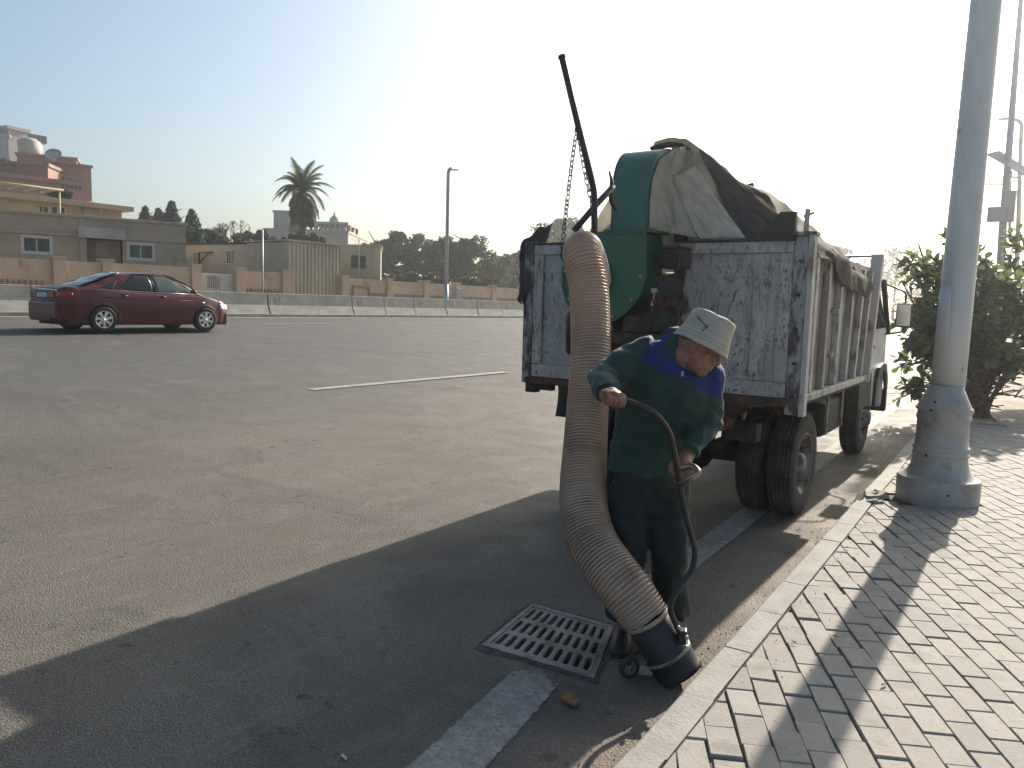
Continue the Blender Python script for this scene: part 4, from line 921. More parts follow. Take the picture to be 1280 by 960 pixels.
def hand(b, wrist, palm_c, pd, fd, across, curl, s=1.0, bar=None):
    """palm ellipsoid, four unequal fingers with three bent joints, thumb from the side of the palm.
       pd palm direction (wrist -> knuckles), fd the way the palm faces, across = towards the little finger"""
    limb(b, [wrist, wrist*.5+palm_c*.5, palm_c], [.027*s,.027*s,.026*s], 14)
    ellipsoid(b, palm_c, (pd, across, fd), (.046*s,.042*s,.017*s), 16, 10)
    for k, (off, ln) in enumerate(((-.030,.9),(-.010,1.0),(.011,.94),(.030,.76))):
        p = palm_c+pd*.034*s+across*off*s; d = pd.copy(); pts = [p-pd*.012*s]; 
        for seg_, ang in zip((.036,.026,.021), curl):
            d = (d*math.cos(ang)+fd*math.sin(ang)).normalized(); f2 = (fd*math.cos(ang)-pd*math.sin(ang)).normalized(); p = p+d*seg_*ln*s; pts.append(p)
            # carry the bending frame along
            fd_l = f2
        b.tube(catmull([pts[0], *pts[1:]],5), [.0098*s]*6+[.0092*s]*5+[.0082*s]*4+[.0072*s], 10)
    th0 = palm_c-pd*.018*s-across*.034*s; th1 = th0-across*.016*s+pd*.026*s+fd*.014*s; th2 = th1+pd*.024*s+fd*.018*s+across*.012*s
    b.tube(catmull([th0, th1, th2],6), [.0125*s]*7+[.0105*s]*5+[.0095*s], 10)
def worker():
    g0 = (SK['ra']+SK['la'])/2
    t = thing('person', 'worker in green jacket with blue yoke and bucket hat steering the hose nozzle', 'worker', (g0.x, g0.y, 0))
    hu = (CR*.45+CU*.88+TC*.06).normalized(); hf = (CR*.80-CU*.42+TC*.42); hf = (hf-hu*hf.dot(hu)).normalized(); hl = hu.cross(hf)
    H = SK['head']
    def hp(f, l, u): return H+hf*f+hl*l+hu*u
    b = MB()
    ellipsoid(b, hp(-.008,0,.025), (hf,hl,hu), (.098,.076,.105), 28, 20)
    ellipsoid(b, hp(.030,0,-.045), (hf,hl,hu), (.062,.060,.062), 24, 16)       # cheeks and jaw
    ellipsoid(b, hp(.058,0,-.088), (hf,hl,hu), (.030,.030,.024), 16, 12)       # chin
    ellipsoid(b, hp(.070,0,.016), (hf,hl,hu), (.022,.052,.014), 16, 10)        # brow
    limb(b, [hp(.080,0,.010), hp(.100,0,-.014), hp(.106,0,-.030)], [.009,.012,.015], 12)  # nose
    ellipsoid(b, hp(.096,0,-.034), (hf,hl,hu), (.014,.019,.010), 12, 8)
    ellipsoid(b, hp(.083,0,-.058), (hf,hl,hu), (.012,.026,.0055), 12, 8); ellipsoid(b, hp(.081,0,-.069), (hf,hl,hu), (.011,.022,.006), 12, 8)
    for s in (-1, 1):
        ellipsoid(b, hp(.052,s*.042,-.022), (hf,hl,hu), (.026,.022,.020), 14, 10)   # cheekbone
        ellipsoid(b, hp(-.008,s*.079,-.008), (hf,(hl*1+hf*-.3*s*0).normalized(),hu), (.018,.007,.031), 14, 10)
        ellipsoid(b, hp(-.012,s*.086,.002), (hf,hl,hu), (.013,.006,.022), 12, 8)
    limb(b, [hp(-.018,0,-.02), hp(-.022,0,-.065), SK['neck']*.55+hp(-.02,0,-.07)*.45, SK['neck']-Vector((0,0,.03))], [.060,.056,.055,.062], 20)
    limb(b, [hp(.03,0,-.06), SK['neck']*.6+hp(.0,0,-.07)*.4+TC*.015], [.045,.05], 16)
    # trunk and limbs run on under the clothes
    for c, a, d in (('neck',.08,.08),):pass
    trunk = [(SK['pelvis']-Vector((0,0,.06)),.13,.10),(SK['pelvis'],.155,.11),(SK['belly'],.15,.11),(SK['chest'],.165,.115),(SK['upper'],.16,.10),(SK['shl'],.12,.075),(SK['neck'],.055,.055)]
    b.loft([ell(c, lat*a, TC*d, 20) for c, a, d in trunk])
    limb(b, [SK['rs'], SK['re'], SK['rw'], SK['rh']-lat*.012], [.052,.042,.029,.028]); limb(b, [SK['ls'], SK['le'], SK['lw'], SK['lh']], [.052,.042,.029,.026])
    for s in 'rl': limb(b, [SK[s+'hip'], SK[s+'k'], SK[s+'a'], SK[s+'a']-Vector((0,0,.03))], [.08,.055,.04,.04])
    # right fist closed on the bar end: fingers face the viewer
    pd = (CR*.30-CU*.10+TC*.95).normalized(); ac = -CR*.95+CU*.1+TC*.2; ac = (ac-pd*ac.dot(pd)).normalized(); fdn = -CU; fdn = (fdn-pd*fdn.dot(pd)-ac*fdn.dot(ac)).normalized()
    hand(b, SK['rw'], SK['rh']+CU*.018+TC*.0, pd, fdn, ac, (.9,2.1,3.0), 1.05)
    # left hand lying over the cross grip
    pd = (CR*.10-CU*.75+TC*.65).normalized(); ac = (CR*.95+TC*.1); ac = (ac-pd*ac.dot(pd)).normalized(); fdn = pd.cross(ac); fdn = fdn if fdn.dot(-CU) > 0 else -fdn
    hand(b, SK['lw'], SK['lh'], pd, fdn, ac, (.7,1.5,2.4), 1.0)
    fuse(b, 'body', M_['skin'], t, .0042, lambda c, n: .0007*noise.noise(c*90)+.0012*noise.noise(c*30), 4)
    for s in (-1,1):
        e = MB(); ellipsoid(e, hp(.066,s*.029,.000), (hf,hl,hu), (.008,.010,.007), 12, 8); e.build('eye', M_['eye'], t)
        e = MB(); e.tube([hp(.086,s*.014,.017), hp(.084,s*.032,.020), hp(.072,s*.048,.015)], .0035, 6); e.build('eyebrow', M_['hair'], t)
    hb = MB(); ellipsoid(hb, hp(-.030,0,.034), (hf,hl,hu), (.0775,.0775,.078), 24, 16); fuse(hb, 'hair', M_['hair'], t, .005, lambda c, n: .002*noise.noise(c*200), 1)
    # bucket hat
    hat = MB(); seg = 56; hc = hp(.004,0,.012); rings = []
    for r, h in ((.120,-.006),(.1225,-.002),(.121,.003),(.106,.052),(.1045,.060),(.1035,.064),(.0985,.10),(.093,.128),(.086,.137),(.060,.144),(.03,.146),(.004,.147)):
        rings.append([hc+(hf*math.cos(2*PI*k/seg)*(r+.004)+hl*math.sin(2*PI*k/seg)*(r-.006))*(1+.03*noise.noise((math.cos(2*PI*k/seg)*2,math.sin(2*PI*k/seg)*2,h*16+3)))+hu*(h+.006*noise.noise((math.cos(2*PI*k/seg)*1.6,math.sin(2*PI*k/seg)*1.6,h*9+8))) for k in range(seg)])
    hat.loft(rings, cap=False); ht = hat.build('bucket_hat', M_['hat'], t, solid=.003, recalc=False)
    for k0, hh, rr in ((0,.062,.1045),(0,.135,.0885),(0,.018,.1185),(0,.034,.1135)):
        MB().tube([hc+hf*math.cos(a)*(rr+.0045)+hl*math.sin(a)*(rr-.0055)+hu*hh for a in [2*PI*k/48 for k in range(48)]], .0013, 5, closed=True).build('stitching', M_['stitch'], ht)
    th = -1.25; a1 = Vector((0,0,0))
    def hs(an, h, rr): return hc+hf*math.cos(an)*(rr+.006)+hl*math.sin(an)*(rr-.004)+hu*h
    MB().tube([hs(-2.05,.098,.101), hs(-1.75,.084,.102), hs(-1.42,.070,.105)], .0032, 6).tube([hs(-1.44,.080,.104), hs(-1.50,.060,.106), hs(-1.55,.046,.109)], .0028, 6).build('brown_tape', M_['brown'], ht)
    # jacket
    j = MB()
    tr = [(SK['pelvis']-Vector((0,0,.015))+CR*.0,.198,.130),(SK['waist'],.200,.135),(SK['belly'],.198,.140),(SK['chest'],.205,.145),(SK['upper'],.205,.130),(SK['shl'],.165,.100),(SK['neck']+Vector((0,0,.0)),.082,.078),(SK['neck']+(H-SK['neck'])*.25+hu*0,.070,.070)]
    rs_ = []
    for i in range(len(tr)-1):
        for q in (0,.5):
            c = tr[i][0]*(1-q)+tr[i+1][0]*q; a = tr[i][1]*(1-q)+tr[i+1][1]*q; d = tr[i][2]*(1-q)+tr[i+1][2]*q; rs_.append(ell(c, (lat if i > 1 else (lat*.5+CR*.5).normalized())*a, TC*d, 30))
    rs_.append(ell(tr[-1][0], lat*tr[-1][1], TC*tr[-1][2], 30)); j.loft(rs_)
    limb(j, [SK['shl']-lat*.08, SK['rs']+lat*.0, (SK['rs']+SK['re'])/2, SK['re'], (SK['re']*.45+SK['rw']*.55), SK['rw']+(SK['re']-SK['rw']).normalized()*.03], [.080,.083,.076,.070,.064,.050], over=False)
    limb(j, [SK['shl']+lat*.06, SK['ls'], (SK['ls']+SK['le'])/2, SK['le'], (SK['le']*.5+SK['lw']*.5), SK['lw']+(SK['le']-SK['lw']).normalized()*.015], [.080,.080,.074,.066,.057,.044], over=False)
    # hem flare and stand collar
    hc0 = SK['pelvis']-Vector((0,0,.02)); 
    coll = SK['neck']+(H-SK['neck'])*.18
    ca = (H+hf*-.03-SK['neck']).normalized(); cl = (lat-ca*lat.dot(ca)).normalized(); cf = ca.cross(cl)
    j.loft([ell(SK['neck']+ca*h, cl*r, cf*r, 24) for h, r in ((-.03,.085),(.0,.078),(.025,.072),(.040,.074),(.046,.070))])
    axes = (lat, TC)
    def fold(c, n):
        up_ = (c.z-SK['waist'].z)
        near_r = max(0, 1-(c-SK['re']).length/.16); near_l = max(0, 1-(c-SK['le']).length/.18); nw = max(0, 1-(c-SK['lw']).length/.16)
        q = noise.noise(Vector((c.dot(CR)*9, c.dot(CU)*5+c.dot(CR)*5, c.dot(fwd)*6)))*.011
        q += abs(noise.noise(Vector((c.dot(CR)*14+c.dot(CU)*9, c.dot(CU)*16-c.dot(CR)*6, c.dot(fwd)*8))))*-.016
        q += (near_r+near_l*.8+nw)*.010*math.sin((c.dot(CU)*70+c.dot(CR)*35+2*noise.noise(c*14)))
        q += max(0,-up_+.02)*.02*math.sin(c.dot(CR)*50+2*noise.noise(c*8))
        return q+.0012*noise.noise(c*70)
    O_ = SK['upper']
    def jm(c, n):
        d = c-O_; x = d.dot(lat); z = d.dot(CU); y = d.dot(TC)
        # blue yoke: chest and shoulder tops, lower edge slanting down to the wearer's left
        inside = x > -.14 and z > -.022-.42*x+.006*math.sin(x*30) 
        if (c-SK['rs']).dot(-lat) > .035: inside = False
        col_ = (c-SK['neck']); 
        if col_.dot(ca) > -.004 and col_.length < .11: inside = False
        return 1 if inside else 0
    jk = fuse(j, 'jacket', [M_['jgreen'], M_['jblue']], t, .0075, fold, 3, jm)
    # zip, pull, drawstring, pocket flap, seams
    zp = [SK['neck']+TC*.083+lat*.03-ca*.0, SK['upper']+TC*.150+lat*.035, SK['chest']+TC*.158+lat*.035, SK['belly']+TC*.15+lat*.02, SK['waist']+TC*.142+lat*.01]
    MB().tube(catmull(zp,6), .0028, 6).build('zip', M_['jdark'], jk)
    MB().cbox((-1.334,3.072,1.327), (.008,.006,.022)).build('zip_pull', M_['steel'], jk)
    MB().tube(catmull([(-1.229,3.157,1.399),(-1.223,3.145,1.369),(-1.235,3.133,1.342)],4), .0016, 6).build('drawstring', M_['edge_white'], jk)
    MB().tube([(-1.560,3.005,1.112), (-1.527,3.019,1.093), (-1.483,3.042,1.071)], .004, 6).build('pocket_welt', M_['jdark'], jk)
    for a_, b__ in (((SK['pelvis']-Vector((0,0,.0))),.0),):
        pass
    # trousers
    p = MB()
    p.loft([ell(SK['pelvis']+Vector((0,0,.05)), CR*.165, TC*.115, 26), ell(SK['pelvis'], CR*.172, TC*.12, 26), ell(SK['pelvis']-Vector((0,0,.10)), CR*.172, TC*.12, 26), ell(SK['pelvis']-Vector((0,0,.20)), CR*.15, TC*.11, 26)])
    for s, sg in (('r',-1),('l',1)):
        limb(p, [SK[s+'hip']-CR*sg*.01, SK[s+'hip']*.5+SK[s+'k']*.5, SK[s+'k'], SK[s+'k']*.5+SK[s+'a']*.5, SK[s+'a']-Vector((0,0,.0))], [.104,.102,.093,.092,.090], over=False)
    def pf(c, n):
        q = noise.noise(Vector((c.dot(CR)*10, c.z*3.5, c.dot(fwd)*8)))*.018; q -= abs(noise.noise(Vector((c.dot(CR)*10+c.z*6, c.z*11, c.dot(fwd)*8))))*.024
        lo = max(0, .30-c.z)/.3; q += lo*.010*math.sin(c.z*85+3*noise.noise(c*9)); return q+.001*noise.noise(c*70)
    fuse(p, 'trousers', M_['trouser'], t, .0085, pf, 3)
    for s, dx in (('r',-.25),('l',.15)):
        a = SK[s+'a']; d = (Vector((TC.x,TC.y,0)).normalized()+CR*dx).normalized(); sd_ = d.cross(Vector((0,0,1))); g = Vector((a.x,a.y,0)); sh = MB(); rr = []
        for f, w, h in ((-.085,.028,.05),(-.075,.038,.085),(-.02,.042,.10),(.05,.045,.075),(.11,.050,.058),(.155,.044,.048),(.178,.022,.03)):
            rr.append([g+d*f+sd_*w*math.cos(2*PI*k/18)+Vector((0,0,max(.004, h*.5+h*.5*math.sin(2*PI*k/18)))) for k in range(18)])
        sh.loft(rr); so = sh.build('shoe', M_['shoe'], t)
        so2 = MB(); so2.loft([[Vector((v.x,v.y,z)) for v in [g+d*f*1.0+sd_*w for f, w in ((-.09,.0),(-.075,.036),(0,.040),(.09,.052),(.15,.046),(.185,.0),(.15,-.046),(.09,-.052),(0,-.040),(-.075,-.036))]] for z in (.002,.022)], sm=False); so2.build('sole', M_['rubber'], so)
M_['skin'] = mat('weathered_tan_skin', (.30,.125,.08), .5, 0, (.19,.075,.05), 22, (.38,.62), bump=.0006, bscale=220)
M_['hair'] = mat('short_grey_hair', (.07,.06,.055), .8)
M_['eye'] = mat('eye', (.45,.42,.38), .25)
M_['hat'] = clothmat('pale_cotton_hat', (.60,.54,.46), .9, 0, (.50,.45,.38), 12, (.4,.65), bump=.0012, bscale=70)
M_['stitch'] = mat('hat_stitching', (.32,.29,.25), .9)
M_['brown'] = mat('brown_strap', (.13,.09,.07), .8)
def cloth(name, a, b_):
    m = mat(name, a, .8, 0, b_, 5, (.35,.65), bump=.0012, bscale=160, grain=.12, gscale=400); p = m.node_tree.nodes['Principled BSDF']; p.inputs['Sheen Weight'].default_value = .12; p.inputs['Sheen Roughness'].default_value = .4; return m
M_['jgreen'] = cloth('bottle_green_cloth', (.011,.050,.042), (.008,.034,.030))
M_['jblue'] = cloth('royal_blue_cloth', (.004,.025,.15), (.003,.018,.10))
M_['jdark'] = cloth('dark_zip_tape', (.012,.03,.03), (.01,.02,.02))
M_['trouser'] = cloth('dark_green_work_trousers', (.009,.018,.018), (.006,.012,.012))
M_['shoe'] = mat('black_work_shoe', (.02,.019,.018), .5, 0, (.06,.055,.045), 9, (.5,.65))
worker()
# ================================================================= BIG LAMP POLE on the pavement
def lamp_column():
    c = Vector((-.795,7.06,PZ)); SR = .875; t = thing('lamp_column', 'thick silver grey lamp column with flared ringed base on the pavement', 'lamp post', tuple(c))
    b = MB(); b.lathe([(r_*SR, z_) for r_, z_ in [(.345,-.02),(.348,.02),(.350,.175),(.344,.185),(.336,.19)]], c, seg=64, cap=False); o1 = b.build('base_ring', M_['pole_base'], t)
    b = MB(); b.lathe([(r_*SR, z_) for r_, z_ in [(.336,.19),(.300,.205),(.265,.235),(.243,.275),(.230,.33),(.226,.365)]], c, seg=64, cap=False); b.build('flared_foot', M_['pole_base'], t)
    b = MB(); b.lathe([(r_*SR, z_) for r_, z_ in [(.226,.365),(.236,.37),(.238,.385),(.228,.39),(.226,.415),(.236,.42),(.238,.44),(.228,.447),(.222,.45),(.222,.475),(.218,.48),(.216,.655),(.222,.66),(.228,.675),(.224,.69),(.218,.70),(.218,.73),(.230,.737),(.238,.745),(.237,.757),(.224,.765)]], c, seg=64, cap=False); b.build('ringed_drum', M_['pole_base'], t)
    b = MB(); b.lathe([(r_*SR, z_) for r_, z_ in [(.224,.765),(.18,.85),(.155,.90),(.150,.905),(.152,.935),(.143,.94)]], c, seg=64, cap=False); b.build('cone_collar', M_['pole_base'], t)
    b = MB(); b.lathe([(r_*SR, z_) for r_, z_ in [(.143,.94),(.139,1.6),(.130,2.8),(.118,5),(.09,9),(.07,10)]], c, tuple(Vector((0,0,1))+CR*.013), seg=48); b.build('shaft', M_['pole'], t)
    for a, z, r in ((-1.9,.745,.2075),(-1.95,.378,.2075),(-1.2,.10,.305),(-1.85,.81,.175)): b = MB(); d = Vector((math.cos(a),math.sin(a),0)); b.lathe([(0,0),(.010,0),(.010,.008),(0,.009)], c+d*(r-.001)+Vector((0,0,z)), tuple(d), 10).build('set_screw', M_['dark'], t)
    # access door low on the shaft and a flange with bolts round the ring
    b = MB(); b.grid(lambda a, q: c+Vector((.139*SR*1.03*math.cos(-2.35+.75*a), .139*SR*1.03*math.sin(-2.35+.75*a), 1.25+.5*q)), 8, 2); b.build('access_door', M_['pole'], t, solid=.006, recalc=False)
    b = MB(); b.tube(round_path([c+CR*.13+Vector((0,0,9.9)), c+CR*.13+Vector((0,0,10.6)), c+Vector((-1.8,0,11.0))],.4), .05, 12); b.cbox(c+Vector((-2.0,0,10.99)), (.75,.25,.1), bev=.02); b.build('lamp_arm', M_['pole'], t)
lamp_column()

# ================================================================= ROUND-LEAVED SHRUBS
M_['leaf'] = leafmat('grey_green_thick_leaf', (.055,.095,.05), (.08,.12,.07), .3, .45, (.20,.28,.10))
M_['bark'] = mat('grey_brown_bark', (.15,.105,.075), .9, 0, (.08,.055,.04), 12, (.4,.6), bump=.004, bscale=40)
def shrub(base, tops, label, seed, nparts, rad=.36, dens=1.0):
    random.seed(seed); t = thing('milkweed_shrub', label, 'shrub', tuple(base), group='round-leaved shrubs at the end of the pavement')
    stems = MB(); tips = []
    for tp in tops:
        tp = Vector(tp); mid = base*.55+tp*.45+Vector((rnd(-.15,.15),rnd(-.15,.15),-.12)); path = catmull([base+Vector((rnd(-.1,.1),rnd(-.1,.1),0)), base*.85+mid*.15+Vector((rnd(-.05,.05),0,.10)), mid, tp],5)
        n = len(path); stems.tube(path, [.042*(1-k/n)+.010 for k in range(n)], 7)
        for k in range(int(17*dens)):
            q = path[int(n*rnd(.55,1))-1]; d = Vector((rnd(-1,1),rnd(-1,1),rnd(-.35,1))).normalized()*rnd(.2,rad*1.6); e = q+d; br = catmull([q, q+d*.5+Vector((0,0,.03)), e],3)
            stems.tube(br, [.011]*len(br), 5); tips.append((q, e))
            for m_ in range(3):
                d2 = Vector((rnd(-1,1),rnd(-1,1),rnd(-.2,1))).normalized()*rnd(.12,.3); s0 = q*.4+e*.6; stems.tube([s0, s0+d2], .007, 4); tips.append((s0, s0+d2))
    st = stems.build('stems', M_['bark'], t)
    # leaf shapes: thick rounded paddles; four shared meshes
    prot = []
    for k in range(4):
        L, Wd = .145, .105; bm_ = MB(); cup = .018*rnd(.5,1.5); V = [(0,0,0)]; 
        row = ((.12,.45),(.35,.85),(.62,1),(.85,.75),(.97,.3))
        for f, w in row: V += [(L*f,-Wd*.5*w,cup*w*w-.02*f*f),(L*f,0,-.02*f*f),(L*f,Wd*.5*w,cup*w*w-.02*f*f)]
        V.append((L*1.0,0,-.02)); F = [(0,1,2),(0,2,3)]
        for r in range(len(row)-1):
            a = 1+r*3; F += [(a,a+3,a+4,a+1),(a+1,a+4,a+5,a+2)]
        a = 1+(len(row)-1)*3; F += [(a,len(V)-1,a+1),(a+1,len(V)-1,a+2)]
        prot.append((V, F))
    leaves = []
    for a, e in tips:
        d = (e-a).normalized()
        for k in range(7 if rnd(0,1) < .9 else 9):
            f = 1-k*.11*rnd(.6,1.3); p = a*(1-f)+e*f; ang = k*PI/2+rnd(-.4,.4)+ (k//2)*.3
            x = d.cross(Vector((.3,.2,1)) if abs(d.z) < .9 else Vector((1,0,0))).normalized(); y = d.cross(x)
            o = (x*math.cos(ang)+y*math.sin(ang)+d*rnd(.3,1.0)).normalized(); z = o.cross(Vector((rnd(-.4,.4),rnd(-.4,.4),1))).normalized(); nn = o.cross(z).normalized()
            if nn.z < 0: nn = -nn; z = -z
            s = rnd(.62,1.18)
            if p.z < .75+.45*rnd(0,1) and p.x > -1.75: continue
            m = Matrix((o*s, z*s, nn*s)).transposed().to_4x4(); m.translation = p; leaves.append(m)
    def vis(m): v = m.translation-EYE; w = v.dot(fwd); return w if abs(v.dot(CR)/w) < .67 and abs(v.dot(CU)/w) < .5 and w > 0 else 1e3+w
    leaves.sort(key=vis); mesh_cache = {}
    for i, m in enumerate(leaves[:nparts]):
        k = i % 4
        if k not in mesh_cache:
            V, F = prot[k]; o = MB().add(V, F, 0, True).build('leaf', M_['leaf'], None, recalc=False); mesh_cache[k] = o
        else: o = mesh_cache[k].copy(); COL.objects.link(o)
        o.parent = t; o.matrix_basis = Matrix.Translation(-t.location) @ m
    b = MB()
    for i, m in enumerate(leaves[nparts:]):
        V, F = prot[i % 4]; b.add([m @ Vector(v) for v in V], F, 0, True)
    b.build('leaf', M_['leaf'], t, kind='stuff', recalc=False)
sb = Vector((-1.0,13.4,PZ))
shrub(sb, [(-2.115,12.694,2.100),(-1.969,12.611,1.596),(-2.004,13.097,2.681),(-1.683,12.587,0.756),(-1.800,12.566,1.252),(-1.656,13.759,2.970),(-1.939,13.075,2.141),(-1.659,12.770,1.078),(-1.805,13.705,2.416),(-1.495,12.826,1.553),(-1.582,14.276,2.701),(-1.179,13.661,2.408),(-0.907,14.377,2.571),(-0.850,13.545,1.576),(-0.613,14.029,2.066),(-1.536,13.200,0.829),(-1.011,13.491,1.092),(-1.251,13.063,2.027),(-0.492,14.242,1.098)], 'round leaved shrub with several bare stems just behind the lamp column', 11, 300)
shrub(Vector((.35,15.6,PZ)), [(-1.242,16.927,3.038),(-0.929,16.672,3.151),(-0.582,16.601,2.575),(-0.614,16.452,1.585),(-0.219,17.081,2.315),(-1.336,17.264,2.319),(-0.808,16.486,1.005),(-0.008,17.089,1.176)], 'round leaved shrub at the far right edge behind the first shrub', 12, 150, dens=.9)
random.seed(21)

# ================================================================= FAR POLES on the right
def far_poles():
    p = Vector((-1.901,28.451,1.669)); p.z = PZ
    t = thing('mast_pole', 'tall grey mast with control boxes and a slanted panel right of the lamp column', 'mast', tuple(p))
    top = Vector((-2.105,28.294,11.332)); MB().tube([p, (-2.059,28.670,4.282), top], [.13,.115,.07], 14).build('mast', M_['galv'], t)
    MB().tube([(-1.856,28.786,4.039), (-2.033,28.928,6.152)], .045, 8).build('side_pipe', M_['galv'], t)
    MB().cbox((-1.927,28.616,5.054), (.30,.25,.95), bev=.01).build('control_box', M_['galv'], t)
    MB().cbox((-2.227,28.365,4.797), (.5,.25,.45), bev=.01).build('control_box', M_['galv'], t)
    MB().tube([(-3.454,27.841,5.729), (-2.002,28.903,5.779)], .03, 8).lathe([(0,0),(.06,0),(.06,.08),(0,.08)], (-3.475,27.827,5.729), (1,0,0), 10).build('cross_rod', M_['galv'], t)
    a, b_, c, d = [Vector(q) for q in ((-2.606,27.941,6.549), (-2.327,28.538,6.722), (-1.241,29.231,5.968), (-1.415,28.712,5.809))]
    MB().prism([a, b_, c, d], (0,0,.05)).build('slanted_panel', M_['galv'], t)
    MB().cbox((-2.058,28.773,6.058), (.22,.2,.25), bev=.03).build('camera_unit', M_['galv'], t)
    for (px0, lab, g) in (((-2.217,43.141,1.726), 'thin grey street lamp with short arm beside the mast at the right edge', ((-2.791,43.882,10.793), (-3.197,43.604,10.929))), ((-3.114,62.379,1.785), 'small distant street lamp between the mast and the right edge', ((-3.761,63.100,11.107), (-4.290,62.720,11.143)))):
        q = Vector(px0); q.z = PZ; t2 = thing('street_lamp', lab, 'street lamp', tuple(q))
        MB().tube(round_path([q, g[0], g[1]],.3), .09, 8).build('pole', M_['galv'], t2); MB().cbox(Vector(g[1])-Vector((.2,0,0)), (.6,.2,.1)).build('lamp_head', M_['galv'], t2)
far_poles()

# ================================================================= JERSEY BARRIERS
def barriers():
    xb = -24.35; zb = .912; prof = [(.30,0),(.30,.08),(.27,.10),(.13,.42),(.085,.86),(-.085,.86),(-.13,.42),(-.27,.10),(-.30,.08),(-.30,0)]
    ys_ = [17.778,21.937,23.773,25.628,27.773,30.204,32.276,34.383]
    ys_ = [ys_[0]-4.0*k for k in range(4,0,-1)]+ys_
    while ys_[-1] < 72: ys_.append(ys_[-1]+3.9)
    pos = ['at the left edge of the photo','behind the tail of the red car','behind the doors of the red car','behind the bonnet of the red car','right of the red car','between the red car and the palm','below the corrugated shed wall','right of the corrugated shed wall','just left of the far street lamp','just right of the far street lamp','second right of the far street lamp','beside the left edge of the truck']
    for i, (y0, y1) in enumerate(zip(ys_, ys_[1:])):
        gap = .05 if i in (4,8) else .012; t = thing('concrete_barrier', 'grey concrete road barrier '+(pos[i] if i < len(pos) else 'in the row hidden behind the truck'), 'barrier', (xb,y0,zb), rz=rnd(-.004,.004), group='concrete barriers along the far side of the road')
        b = MB(); pr_ = [(x, z) for x, z in prof]; L = y1-y0-gap*2
        b.prism([Vector((x, gap, z)) for x, z in pr_], (0,L,0)); b.build('barrier_block', M_['barrier'], t, local=True, bevel=.015)
        MB().box((.302,.02,-.01),(.52,y1-y0-.02,.10)).build('kerb_block', M_['barrier'], t, local=True, bevel=.01)
barriers()

